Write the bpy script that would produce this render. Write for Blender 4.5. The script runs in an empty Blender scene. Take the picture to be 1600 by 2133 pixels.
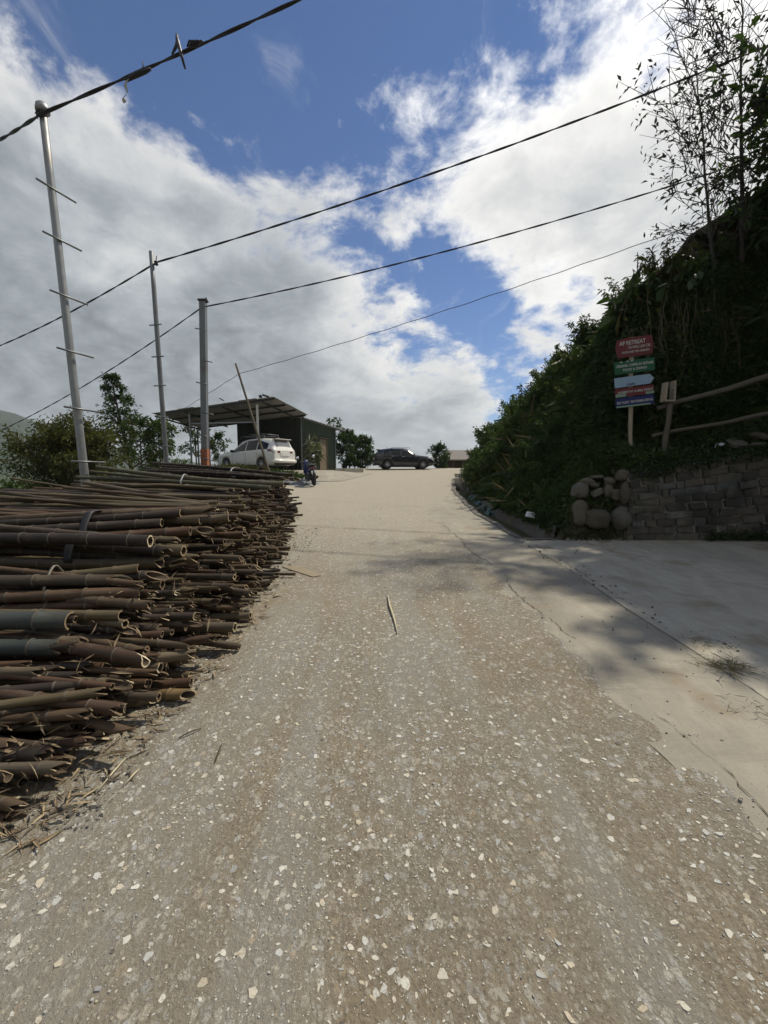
import bpy, bmesh, math, random
import numpy as np
from mathutils import Vector, Matrix

R = math.radians
rng = np.random.default_rng(11)
random.seed(5)
scene = bpy.context.scene
COL = scene.collection

# ------------------------------------------------------------------ camera, sky, sun, exposure
EYE = 1.55
F_PX, CX, CY = 859.0, 800.0, 1066.5          # focal length and centre of the photograph in its own pixels
PITCH = R(5.85)
cam_d = bpy.data.cameras.new('camera')
cam_d.sensor_fit = 'VERTICAL'
cam_d.sensor_height = 36.0
cam_d.lens = 36.0 * F_PX / 2133.0
cam_d.clip_start = 0.05
cam_d.clip_end = 20000
cam = bpy.data.objects.new('camera', cam_d)
COL.objects.link(cam)
cam.location = (0, 0, EYE)
cam.rotation_euler = (R(90) - PITCH, 0, 0)
scene.camera = cam

SUN_AZ, SUN_EL = R(58), R(57)                # azimuth measured from +Y (view direction) towards +X (right)
sun_dir = Vector((math.sin(SUN_AZ) * math.cos(SUN_EL), math.cos(SUN_AZ) * math.cos(SUN_EL), math.sin(SUN_EL)))
sd = bpy.data.lights.new('sun', 'SUN')
sd.energy = 4.4
sd.angle = R(0.9)
sd.color = (1.0, 0.91, 0.74)
sun = bpy.data.objects.new('sun', sd)
COL.objects.link(sun)
sun.rotation_euler = sun_dir.to_track_quat('Z', 'Y').to_euler()
sun.location = (20, 10, 30)

scene.view_settings.view_transform = 'Standard'
scene.view_settings.look = 'None'
scene.view_settings.exposure = 0.15
scene.view_settings.gamma = 1.0
scene.view_settings.use_curve_mapping = False
scene.cycles.max_bounces = 8
scene.cycles.diffuse_bounces = 3
scene.cycles.glossy_bounces = 3
scene.cycles.transmission_bounces = 4
scene.cycles.transparent_max_bounces = 8
scene.cycles.volume_bounces = 1
scene.cycles.use_denoising = True

def pixdir(px, py):
    u, v = (px - CX) / F_PX, (CY - py) / F_PX
    return Vector((u, math.cos(PITCH) + v * math.sin(PITCH), -math.sin(PITCH) + v * math.cos(PITCH)))
def at(px, py, Y):
    d = pixdir(px, py)
    t = Y / d.y
    return Vector((d.x * t, Y, EYE + d.z * t))

class NT:
    """small helper round a node tree"""
    def __init__(s, tree):
        s.t = tree; s.n = tree.nodes; s.l = tree.links
    def new(s, typ, **kw):
        nd = s.n.new(typ)
        for k, v in kw.items():
            setattr(nd, k, v)
        return nd
    def put(s, sock, val):
        if isinstance(val, bpy.types.NodeSocket):
            s.l.new(val, sock)
        elif val is not None:
            if hasattr(sock.default_value, '__len__') and not hasattr(val, '__len__'):
                val = [val] * len(sock.default_value)
            if hasattr(sock.default_value, '__len__') and len(sock.default_value) == 4 and len(val) == 3:
                val = tuple(val) + (1.0,)
            sock.default_value = val
    def math(s, op, a, b=None, c=None, clamp=False):
        nd = s.new('ShaderNodeMath', operation=op, use_clamp=clamp)
        s.put(nd.inputs[0], a); s.put(nd.inputs[1], b)
        if c is not None: s.put(nd.inputs[2], c)
        return nd.outputs[0]
    def vmath(s, op, a, b=None, scale=None):
        nd = s.new('ShaderNodeVectorMath', operation=op)
        s.put(nd.inputs[0], a)
        if b is not None: s.put(nd.inputs[1], b)
        if scale is not None: s.put(nd.inputs['Scale'], scale)
        return nd.outputs['Value'] if op in ('DOT_PRODUCT', 'LENGTH') else nd.outputs['Vector']
    def mix(s, fac, a, b, blend='MIX'):
        nd = s.new('ShaderNodeMix', data_type='RGBA', blend_type=blend)
        s.put(nd.inputs[0], fac); s.put(nd.inputs[6], a); s.put(nd.inputs[7], b)
        return nd.outputs[2]
    def ramp(s, fac, stops, interp='LINEAR'):
        nd = s.new('ShaderNodeValToRGB')
        nd.color_ramp.interpolation = interp
        e = nd.color_ramp.elements
        while len(e) < len(stops): e.new(0.5)
        for k, (p, c) in enumerate(stops):
            e[k].position = p
            e[k].color = (c, c, c, 1) if not hasattr(c, '__len__') else (tuple(c) + (1,) if len(c) == 3 else c)
        s.put(nd.inputs[0], fac)
        return nd.outputs[0]
    def noise(s, vec, scale, detail=4, rough=0.55, dist=0.0, out='Fac'):
        nd = s.new('ShaderNodeTexNoise')
        if vec is not None: s.put(nd.inputs['Vector'], vec)
        nd.inputs['Scale'].default_value = scale
        nd.inputs['Detail'].default_value = detail
        nd.inputs['Roughness'].default_value = rough
        nd.inputs['Distortion'].default_value = dist
        return nd.outputs[out]
    def voro(s, vec, scale, feature='F1', out='Distance', rand=1.0):
        nd = s.new('ShaderNodeTexVoronoi', feature=feature)
        if vec is not None: s.put(nd.inputs['Vector'], vec)
        nd.inputs['Scale'].default_value = scale
        nd.inputs['Randomness'].default_value = rand
        return nd.outputs[out]
    def maprange(s, v, a, b, c=0.0, d=1.0, smooth=True):
        nd = s.new('ShaderNodeMapRange', interpolation_type='SMOOTHSTEP' if smooth else 'LINEAR')
        s.put(nd.inputs[0], v)
        for k, x in zip((1, 2, 3, 4), (a, b, c, d)): s.put(nd.inputs[k], x)
        return nd.outputs[0]

# ---- world: physical sky with drifting cloud masses laid out on the sphere of directions
world = bpy.data.worlds.new('World')
scene.world = world
world.use_nodes = True
W = NT(world.node_tree)
W.n.clear()
w_out = W.new('ShaderNodeOutputWorld')
sky = W.new('ShaderNodeTexSky', sky_type='NISHITA')
sky.sun_disc = False
sky.sun_elevation = SUN_EL
sky.sun_rotation = SUN_AZ
sky.altitude = 1400
sky.air_density = 1.0
sky.dust_density = 0.1
sky.ozone_density = 2.2
bg_sky = W.new('ShaderNodeBackground')
W.put(bg_sky.inputs[0], W.mix(1.0, sky.outputs[0], (0.54, 0.84, 1.16), 'MULTIPLY'))
bg_sky.inputs[1].default_value = 0.078
tc = W.new('ShaderNodeTexCoord')
D = W.vmath('NORMALIZE', tc.outputs['Generated'])
sep = W.new('ShaderNodeSeparateXYZ'); W.put(sep.inputs[0], D)
zc = W.math('MAXIMUM', sep.outputs[2], 0.0)
den = W.math('ADD', zc, 0.42)
flat = W.vmath('SCALE', D, scale=W.math('DIVIDE', 1.0, den))
def halfspace(p, q, inside):
    """unit normal of the great circle through two directions, pointing to the side of a third"""
    n = pixdir(*p).cross(pixdir(*q)).normalized()
    return n if n.dot(pixdir(*inside)) > 0 else -n
nA = halfspace((175, 85), (1130, 770), (200, 700))
nB1 = halfspace((1200, -40), (800, 275), (1400, 300))
nB2 = halfspace((800, 275), (1120, 730), (1400, 400))
n_big = W.noise(flat, 1.7, 3, 0.5)
n_mid = W.noise(flat, 4.6, 10, 0.62, 0.35)
n_fine = W.noise(flat, 13.0, 9, 0.64, 0.3)
warp = W.math('ADD', W.math('MULTIPLY', W.math('SUBTRACT', n_big, 0.5), 0.34),
              W.math('ADD', W.math('MULTIPLY', W.math('SUBTRACT', n_mid, 0.5), 0.52),
                     W.math('MULTIPLY', W.math('SUBTRACT', n_fine, 0.5), 0.24)))
dA = W.vmath('DOT_PRODUCT', D, tuple(nA))
dB = W.math('MINIMUM', W.vmath('DOT_PRODUCT', D, tuple(nB1)), W.vmath('DOT_PRODUCT', D, tuple(nB2)))
dC = W.math('SUBTRACT', W.math('MULTIPLY', sep.outputs[1], -0.40), 0.06)      # unseen broken deck behind the viewer, added to fill the shade
dens = W.math('ADD', W.math('MAXIMUM', W.math('MAXIMUM', dA, dB), dC), warp)
alpha = W.maprange(dens, 0.0, 0.13)
# thin torn wisps inside the blue
stretch = W.new('ShaderNodeMapping'); W.put(stretch.inputs[0], flat)
stretch.inputs['Rotation'].default_value = (0, 0, R(35)); stretch.inputs['Scale'].default_value = (2.0, 0.8, 1)
wisp = W.noise(stretch.outputs[0], 3.6, 9, 0.62, 0.8)
wisp = W.math('MULTIPLY', W.maprange(wisp, 0.55, 0.80), 0.42)
alpha = W.math('MAXIMUM', alpha, wisp)
# cloud light: bright thin rims, greyer thick bodies, brighter towards the sun
off = W.vmath('ADD', flat, tuple(Vector((sun_dir.x, sun_dir.y, 0)) * 0.10))
n_mid2 = W.noise(off, 4.6, 10, 0.62, 0.35)
relief = W.math('MULTIPLY', W.math('SUBTRACT', n_mid, n_mid2), 2.6)
thick = W.maprange(W.math('ADD', dens, W.math('MULTIPLY', W.math('SUBTRACT', n_big, 0.5), 0.4)), 0.02, 0.34)
sdot = W.vmath('DOT_PRODUCT', D, tuple(sun_dir))
glow = W.maprange(sdot, 0.45, 0.97)
lum = W.math('ADD', W.math('SUBTRACT', 0.80, W.math('MULTIPLY', thick, 0.47)), W.math('MULTIPLY', relief, 0.25))
lum = W.math('ADD', lum, W.math('MULTIPLY', glow, 0.42))
lum = W.math('ADD', lum, W.math('MULTIPLY', W.maprange(sdot, 0.1, -0.6), 0.04))     # clouds facing the sun are front-lit
lum = W.math('ADD', lum, W.math('MULTIPLY', W.math('SUBTRACT', n_fine, 0.5), 0.14))
lum = W.math('MULTIPLY', lum, W.maprange(sep.outputs[2], 0.0, 0.45, 0.86, 1.0))      # cloud bases seen edge-on near the horizon are greyer
lum = W.math('MAXIMUM', lum, 0.2)
cl_col = W.mix(W.maprange(lum, 0.22, 0.85), (0.80, 0.90, 1.0), (1.0, 0.99, 0.97))
bg_cl = W.new('ShaderNodeBackground')
W.put(bg_cl.inputs[0], cl_col); W.put(bg_cl.inputs[1], lum)
mixw = W.new('ShaderNodeMixShader')
W.put(mixw.inputs[0], alpha)
W.l.new(bg_sky.outputs[0], mixw.inputs[1]); W.l.new(bg_cl.outputs[0], mixw.inputs[2])
W.l.new(mixw.outputs[0], w_out.inputs['Surface'])

# ------------------------------------------------------------------ materials
MATS = {}
def mat(name, fn):
    m = bpy.data.materials.new(name)
    m.use_nodes = True
    t = NT(m.node_tree)
    bs = t.n['Principled BSDF']
    fn(t, bs)
    MATS[name] = m
    return m
def bump(t, bs, h, dist=0.01, strength=0.6):
    b = t.new('ShaderNodeBump')
    b.inputs['Strength'].default_value = strength
    b.inputs['Distance'].default_value = dist
    t.put(b.inputs['Height'], h)
    t.l.new(b.outputs[0], bs.inputs['Normal'])
def objco(t): return t.new('ShaderNodeTexCoord').outputs['Object']
def wpos(t): return t.new('ShaderNodeNewGeometry').outputs['Position']
def rnd(t):
    a = t.new('ShaderNodeObjectInfo').outputs['Random']
    b = t.new('ShaderNodeNewGeometry').outputs['Random Per Island']
    return t.math('FRACT', t.math('ADD', a, b))

def plain(name, col, rough=0.6, metal=0.0, var=0.25, scale=8, bmp=0.0, coat=0.0, spec=0.5, dirt=None):
    def fn(t, bs):
        n = t.noise(objco(t), scale, 5, 0.6)
        c = t.mix(n, [x * (1 - var) for x in col], [min(1, x * (1 + var)) for x in col])
        if dirt:
            n2 = t.maprange(t.noise(objco(t), scale * 0.45, 6, 0.65), 0.46, 0.68)
            c = t.mix(t.math('MULTIPLY', n2, 0.8), c, dirt)
        t.put(bs.inputs['Base Color'], c)
        t.put(bs.inputs['Roughness'], t.maprange(n, 0.2, 0.8, max(0, rough - .1), min(1, rough + .1)))
        bs.inputs['Metallic'].default_value = metal
        bs.inputs['Specular IOR Level'].default_value = spec
        if coat:
            bs.inputs['Coat Weight'].default_value = coat
            bs.inputs['Coat Roughness'].default_value = 0.06
        if bmp: bump(t, bs, t.noise(objco(t), scale * 4, 6, 0.65), bmp)
    return mat(name, fn)

def leafmat(name, c1, c2, c3=None, trans=0.35, rough=0.5):
    def fn(t, bs):
        r = rnd(t)
        stops = [(0.0, c1), (0.6, c2)] + ([(0.93, c2), (1.0, c3)] if c3 else [(1.0, c2)])
        c = t.ramp(r, stops)
        big = t.noise(wpos(t), 0.9, 2)
        c = t.mix(t.maprange(big, 0.3, 0.7, 0.0, 0.55), c, t.mix(1.0, c, (0.62, 0.66, 0.5), 'MULTIPLY'))
        t.put(bs.inputs['Base Color'], c)
        bs.inputs['Roughness'].default_value = rough
        bs.inputs['Specular IOR Level'].default_value = 0.35
        tr = t.new('ShaderNodeBsdfTranslucent')
        t.put(tr.inputs[0], t.mix(1.0, c, (1.1, 1.25, 0.55), 'MULTIPLY'))
        mx = t.new('ShaderNodeMixShader'); mx.inputs[0].default_value = trans
        t.l.new(bs.outputs[0], mx.inputs[1]); t.l.new(tr.outputs[0], mx.inputs[2])
        t.l.new(mx.outputs[0], t.n['Material Output'].inputs['Surface'])
    return mat(name, fn)

# ------------------------------------------------------------------ mesh helpers
class MB:
    """collects shapes for one mesh object"""
    def __init__(s): s.v = []; s.f = []; s.m = []; s.sm = []
    def add(s, vs, fs, mi=0, smooth=False):
        o = len(s.v)
        s.v += [tuple(p) for p in vs]
        for f in fs:
            s.f.append([i + o for i in f]); s.m.append(mi); s.sm.append(smooth)
        return s
    def box(s, c, size, rot=None, mi=0, taper=None):
        hx, hy, hz = [k / 2 for k in size]
        pts = [Vector((x * hx, y * hy, z * hz)) for x in (-1, 1) for y in (-1, 1) for z in (-1, 1)]
        if taper: pts = [Vector((p.x * (taper if p.z > 0 else 1), p.y * (taper if p.z > 0 else 1), p.z)) for p in pts]
        M = rot if rot is not None else Matrix.Identity(3)
        pts = [M @ p + Vector(c) for p in pts]
        return s.add(pts, [(0, 1, 3, 2), (4, 6, 7, 5), (0, 4, 5, 1), (2, 3, 7, 6), (0, 2, 6, 4), (1, 5, 7, 3)], mi)
    def beam(s, a, b, w, h, mi=0, up=(0, 0, 1)):
        a, b = Vector(a), Vector(b); d = (b - a)
        L = d.length; x = d / L
        y = Vector(up).cross(x)
        if y.length < 1e-5: y = Vector((0, 1, 0)).cross(x)
        y.normalize(); z = x.cross(y)
        M = Matrix((x, y, z)).transposed()
        return s.box((a + b) / 2, (L, w, h), M, mi)
    def tube(s, pts, rad, n=8, mi=0, cap=True, smooth=True):
        pts = [Vector(p) for p in pts]
        if not hasattr(rad, '__len__'): rad = [rad] * len(pts)
        ref = None; rings = []
        for i, p in enumerate(pts):
            d = (pts[min(i + 1, len(pts) - 1)] - pts[max(i - 1, 0)])
            if d.length < 1e-9: d = Vector((0, 0, 1))
            d.normalize()
            if ref is None: ref = d.orthogonal().normalized()
            ref = (ref - d * ref.dot(d))
            ref = ref.normalized() if ref.length > 1e-6 else d.orthogonal().normalized()
            q = d.cross(ref)
            rings.append([p + (ref * math.cos(2 * math.pi * k / n) + q * math.sin(2 * math.pi * k / n)) * rad[i] for k in range(n)])
        vs = [p for r in rings for p in r]; fs = []
        for i in range(len(pts) - 1):
            for k in range(n):
                k2 = (k + 1) % n
                fs.append((i * n + k, i * n + k2, (i + 1) * n + k2, (i + 1) * n + k))
        s.add(vs, fs, mi, smooth)
        if cap:
            o = len(s.v) - len(vs)
            for base, rev in ((0, True), ((len(pts) - 1) * n, False)):
                f = [o + base + k for k in range(n)]
                s.f.append(f[::-1] if rev else f); s.m.append(mi); s.sm.append(False)
        return s
    def lathe(s, prof, c=(0, 0, 0), axis='z', n=20, mi=0, smooth=True):
        vs = []
        for r, h in prof:
            for k in range(n):
                a = 2 * math.pi * k / n
                p = (r * math.cos(a), r * math.sin(a), h)
                if axis == 'y': p = (p[0], p[2], p[1])
                if axis == 'x': p = (p[2], p[0], p[1])
                vs.append(Vector(p) + Vector(c))
        fs = [(i * n + k, i * n + (k + 1) % n, (i + 1) * n + (k + 1) % n, (i + 1) * n + k) for i in range(len(prof) - 1) for k in range(n)]
        return s.add(vs, fs, mi, smooth)
    def build(s, name, mats, parent=None, bevel=0):
        me = bpy.data.meshes.new(name)
        me.from_pydata(s.v, [], s.f)
        if not isinstance(mats, (list, tuple)): mats = [mats]
        for m in mats: me.materials.append(MATS[m] if isinstance(m, str) else m)
        me.polygons.foreach_set('material_index', s.m)
        me.polygons.foreach_set('use_smooth', s.sm)
        me.update()
        return link(name, me, parent, bevel)
def link(name, me, parent=None, bevel=0):
    o = bpy.data.objects.new(name, me)
    COL.objects.link(o)
    if parent is not None: o.parent = parent
    if bevel:
        b = o.modifiers.new('bevel', 'BEVEL'); b.width = bevel; b.segments = 2; b.limit_method = 'ANGLE'
    return o
def npmesh(name, V, Fq, mats, mi=None, smooth=False):
    """fast mesh from numpy arrays (all faces the same size)"""
    V = np.asarray(V, dtype=np.float32); Fq = np.asarray(Fq, dtype=np.int32)
    me = bpy.data.meshes.new(name)
    k = Fq.shape[1]
    me.vertices.add(len(V)); me.vertices.foreach_set('co', V.ravel())
    me.loops.add(Fq.size); me.loops.foreach_set('vertex_index', Fq.ravel())
    me.polygons.add(len(Fq))
    me.polygons.foreach_set('loop_start', np.arange(0, Fq.size, k, dtype=np.int32))
    me.polygons.foreach_set('loop_total', np.full(len(Fq), k, dtype=np.int32))
    if not isinstance(mats, (list, tuple)): mats = [mats]
    for m in mats: me.materials.append(MATS[m])
    if mi is not None: me.polygons.foreach_set('material_index', np.asarray(mi, dtype=np.int32))
    me.polygons.foreach_set('use_smooth', np.full(len(Fq), bool(smooth)))
    me.update(calc_edges=True); me.validate()
    return me
def tag(o, label=None, cat=None, group=None, kind=None):
    if label: o['label'] = label
    if cat: o['category'] = cat
    if group: o['group'] = group
    if kind: o['kind'] = kind
    return o
def empty(name, loc=(0, 0, 0), rz=0.0):
    o = bpy.data.objects.new(name, None)
    COL.objects.link(o); o.location = loc; o.rotation_euler = (0, 0, rz)
    o.empty_display_size = 0.2
    return o
def copy_tree(o, parent=None):
    c = o.copy(); COL.objects.link(c)
    if parent is not None: c.parent = parent
    for ch in list(o.children): copy_tree(ch, c)
    return c
def baked(o):
    """replace an object's mesh by its evaluated mesh and drop the modifiers"""
    bpy.context.view_layer.update()
    dg = bpy.context.evaluated_depsgraph_get()
    me = bpy.data.meshes.new_from_object(o.evaluated_get(dg))
    o.modifiers.clear(); o.data = me
    return o

def leaf_arrays(P, Dir, size, width=0.5, fold=0.25, droop=0.0, r=None):
    """P (n,3) leaf bases, Dir (n,3) pointing directions, size (n,): folded rhombic leaves -> verts, quads"""
    r = r or rng
    n = len(P)
    Dir = Dir / (np.linalg.norm(Dir, axis=1, keepdims=True) + 1e-9)
    up = r.normal(size=(n, 3)) * 0.55 + np.array([0, 0, 1.0])
    side = np.cross(Dir, up); side /= (np.linalg.norm(side, axis=1, keepdims=True) + 1e-9)
    nor = np.cross(side, Dir)
    s = size[:, None]; fold = fold * min(1.0, width * 2)
    base = P
    mid = P + Dir * s * 0.45
    tip = P + Dir * s - nor * s * droop
    l = mid + side * s * width * 0.5 + nor * s * fold * 0.5
    q = mid - side * s * width * 0.5 + nor * s * fold * 0.5
    V = np.stack([base, l, tip, q], axis=1).reshape(-1, 3)
    i = np.arange(n)[:, None] * 4
    T = np.concatenate([i + np.array([[0, 1, 2]]), i + np.array([[0, 2, 3]])], axis=1).reshape(-1, 3)
    return V, T
def leaves_mesh(name, P, Dir, size, m, **kw):
    V, T = leaf_arrays(np.asarray(P, float), np.asarray(Dir, float), np.asarray(size, float), **kw)
    return npmesh(name, V, T, m)
def unit(n, r=None):
    v = (r or rng).normal(size=(n, 3))
    return v / np.linalg.norm(v, axis=1, keepdims=True)
# ------------------------------------------------------------------ ground shapes
SLOPE = 0.052
def G(y):
    """height of the road along the view"""
    y = np.asarray(y, float)
    a = SLOPE * np.minimum(y, 29.0)
    t = np.clip(y - 29.0, 0, None)
    return a + np.where(t < 7, SLOPE * (t - t * t / 14.0), SLOPE * 3.5 - 0.012 * (t - 7))
def edge_r(y): return np.interp(y, [-8, 5, 7, 10, 15, 20, 26, 32, 40, 60], [2.55, 2.5, 2.4, 2.26, 2.6, 3.4, 5.0, 6.8, 10.0, 18.0])
def g(x, y): return float(G(y))

# smooth random field for relief
def field(x, y, s, seed):
    r = np.random.default_rng(seed)
    out = np.zeros_like(np.asarray(x, float))
    for k in range(7):
        a = r.uniform(0, 2 * math.pi); f = s * r.uniform(0.6, 2.2); p = r.uniform(0, 6.28)
        out += np.sin((x * math.cos(a) + y * math.sin(a)) * f + p) / 7 * 1.6
    return out

WALL_Y = 6.85
def wall_top(x): return np.interp(x, [3.9, 4.07, 6.4, 9.0], [1.08, 1.12, 1.54, 1.95])
def bank_b(x, y):
    """height of the bank above the road level (0 = no bank)"""
    x = np.asarray(x, float); y = np.asarray(y, float)
    hmax = np.interp(y, [5, 9, 12, 16, 20, 26, 32, 42], [5.8, 4.6, 3.6, 2.75, 2.1, 1.5, 1.1, 0.6])
    tx = x - (edge_r(y) + 0.62)
    bx = np.interp(y, [7, 12, 18], [1.95, 1.8, 1.5]) * np.clip(tx, -1, None) + 0.10
    bx = np.minimum(bx, hmax + 0.30 * np.clip(tx - 2.0, 0, 12))
    wt = wall_top(x)
    tr = np.where(y < WALL_Y + 0.12, -1.0, wt - 0.06 + 0.5 * np.clip(y - 6.97, 0, 1) + 2.7 * np.clip(y - 7.97, 0, None))
    tl = np.interp(y, [6.9, 7.0, 7.1, 7.25, 7.5, 8.45], [-0.05, 0.40, 0.64, 0.90, 1.10, 1.85]) + 2.0 * np.clip(y - 8.45, 0, None)
    x0 = np.interp(y, [7.0, 7.6, 8.4], [4.02, 3.85, 3.50]); wd = np.interp(y, [7.0, 7.6, 8.4], [0.05, 0.35, 0.8])
    w = np.clip((x - x0) / wd, 0, 1); w = w * w * (3 - 2 * w)
    ty = tl * (1 - w) + tr * w
    b = np.minimum(bx, ty)
    bw = np.minimum(3.0 * (x - 7.0), 6.2) * np.clip((y - 0.5) / 2.5, 0, 1)  # unseen arm of the bank, shaped to cast shade on the driveway
    b = np.where((x > 7.0) & (y < WALL_Y + 1.6), np.maximum(b, bw), b)
    return b
def bank_z(x, y): return G(y) + bank_b(x, y) + 0.10 * field(np.asarray(x, float), np.asarray(y, float), 1.6, 3) * np.clip(bank_b(x, y), 0, 1)

def terrain_z(x, y):
    x = np.asarray(x, float); y = np.asarray(y, float)
    base = np.where(y < 40, G(np.minimum(y, 60)), G(40.0) - 0.06 * (y - 40)) - 0.16
    base = np.where(y < -10, G(-10.0) + 0.02 * (y + 10) - 0.16, base)
    xe = np.interp(y, [-30, 10, 14, 20, 34, 60], [-6.0, -6.0, -8.5, -15.5, -16.0, -6.0])
    t = np.clip(xe - x, 0, None)
    drop = np.where(t < 90, 0.42 * t * np.minimum(1, t / 6 + 0.25), 37.8 + 0.10 * (t - 90))
    z = base - drop
    # valley floor and hills far away
    rr = np.hypot(x, y)
    floor = -46 + 5 * field(x, y, 0.012, 8)
    z = np.maximum(z, floor)
    ang = np.degrees(np.arctan2(x, y))
    hill = np.clip((rr - 420) / 1000, 0, 1) ** 1.15
    prof = np.interp(ang, [-180, -120, -75, -52, -43, -39, -35, -31, -10, 30, 180], [150, 190, 225, 230, 205, 175, 120, 85, 20, 30, 150])
    z = z + hill * prof * (1 + 0.14 * field(x, y, 0.006, 4)) + hill * (16 * field(x, y, 0.02, 9) + 7 * field(x, y, 0.06, 19))
    return z

# ------------------------------------------------------------------ surface materials
def road_mat(t, bs):
    p = wpos(t)
    sp = t.new('ShaderNodeSeparateXYZ'); t.put(sp.inputs[0], p)
    big = t.noise(p, 0.55, 4, 0.6)
    mid = t.noise(p, 3.2, 6, 0.65)
    fine = t.noise(p, 60, 5, 0.7)
    vmul = t.new('ShaderNodeMapping'); t.put(vmul.inputs[0], p); vmul.inputs['Scale'].default_value = (1, 0.75, 1)
    wob = t.vmath('ADD', vmul.outputs[0], t.vmath('SCALE', t.noise(p, 30, 2, 0.5, out='Color'), scale=0.03))
    cell = t.voro(wob, 30, 'F1', 'Color')
    dist = t.voro(wob, 30, 'F1', 'Distance')
    cs = t.new('ShaderNodeSeparateColor'); t.put(cs.inputs[0], cell)
    chip = t.math('MULTIPLY', t.math('GREATER_THAN', cs.outputs[0], t.maprange(mid, 0.3, 0.7, 0.70, 0.35)), t.maprange(dist, 0.55, 0.30))
    cell2 = t.voro(wob, 75, 'F1', 'Color'); d2 = t.voro(wob, 75, 'F1', 'Distance')
    cs2 = t.new('ShaderNodeSeparateColor'); t.put(cs2.inputs[0], cell2)
    chip2 = t.math('MULTIPLY', t.math('GREATER_THAN', cs2.outputs[1], 0.66), t.maprange(d2, 0.55, 0.3))
    brk = t.maprange(t.noise(p, 55, 5, 0.75), 0.36, 0.56)
    clump = t.maprange(t.noise(p, 2.3, 4, 0.6, 0.4), 0.34, 0.56, 0.45, 1.0)
    chip = t.math('MULTIPLY', t.math('MULTIPLY', chip, brk), clump)
    wob3 = t.vmath('ADD', p, t.vmath('SCALE', t.noise(p, 22, 3, 0.6, out='Color'), scale=0.06))
    c3 = t.voro(wob3, 15, 'F1', 'Color'); d3 = t.voro(wob3, 15, 'F1', 'Distance')
    cs3 = t.new('ShaderNodeSeparateColor'); t.put(cs3.inputs[0], c3)
    chip3 = t.math('MULTIPLY', t.math('MULTIPLY', t.math('GREATER_THAN', cs3.outputs[2], 0.80), t.maprange(d3, 0.46, 0.24)), brk)
    speck = t.math('MULTIPLY', t.maprange(t.voro(p, 130, 'F1', 'Distance'), 0.30, 0.12), t.math('GREATER_THAN', t.noise(p, 70, 2, 0.5), 0.52))
    dirt = t.mix(t.maprange(big, 0.35, 0.65), (0.215, 0.178, 0.124), (0.20, 0.184, 0.150))
    dirt = t.mix(t.maprange(mid, 0.35, 0.75, 0, 0.55), dirt, (0.255, 0.215, 0.153))
    dirt = t.mix(t.maprange(fine, 0.42, 0.72, 0, 0.8), dirt, (0.115, 0.094, 0.068))
    trk = t.new('ShaderNodeMapping'); t.put(trk.inputs[0], p); trk.inputs['Scale'].default_value = (1.3, 0.16, 1)
    band = t.noise(trk.outputs[0], 1.6, 5, 0.6, 0.3)
    dirt = t.mix(t.maprange(band, 0.46, 0.62, 0, 0.75), dirt, (0.225, 0.215, 0.188))
    dirt = t.mix(t.maprange(t.noise(p, 1.1, 6, 0.7, 0.5), 0.56, 0.74, 0, 0.6), dirt, (0.17, 0.132, 0.085))
    # dirt mixed paler with distance up the road
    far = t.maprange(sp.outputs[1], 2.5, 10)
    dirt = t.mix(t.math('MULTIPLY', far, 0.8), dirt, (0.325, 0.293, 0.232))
    ccol = t.ramp(cs.outputs[1], [(0.0, (0.26, 0.265, 0.26)), (0.45, (0.42, 0.415, 0.39)), (0.8, (0.50, 0.48, 0.42)), (1.0, (0.36, 0.29, 0.20))])
    c = t.mix(t.math('MULTIPLY', chip, 0.70), dirt, ccol)
    c = t.mix(t.math('MULTIPLY', chip3, 0.6), c, t.ramp(cs3.outputs[0], [(0.0, (0.27, 0.285, 0.29)), (0.6, (0.38, 0.375, 0.35)), (1.0, (0.30, 0.26, 0.19))]))
    c = t.mix(t.math('MULTIPLY', speck, 0.6), c, (0.46, 0.45, 0.40))
    c = t.mix(t.math('MULTIPLY', chip2, 0.5), c, (0.36, 0.35, 0.31))
    pit = t.maprange(t.voro(p, 46, 'F1', 'Distance'), 0.16, 0.06)
    c = t.mix(t.math('MULTIPLY', pit, 0.55), c, (0.06, 0.052, 0.042))
    t.put(bs.inputs['Base Color'], c)
    bs.inputs['Roughness'].default_value = 0.9
    bs.inputs['Specular IOR Level'].default_value = 0.25
    h = t.math('ADD', t.math('MULTIPLY', chip, 0.14), t.math('ADD', t.math('MULTIPLY', chip2, 0.10), t.math('ADD', t.math('MULTIPLY', fine, 1.3), t.math('MULTIPLY', mid, 1.4))))
    bump(t, bs, h, 0.012, 0.9)
mat('road_aggregate', road_mat)

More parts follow.
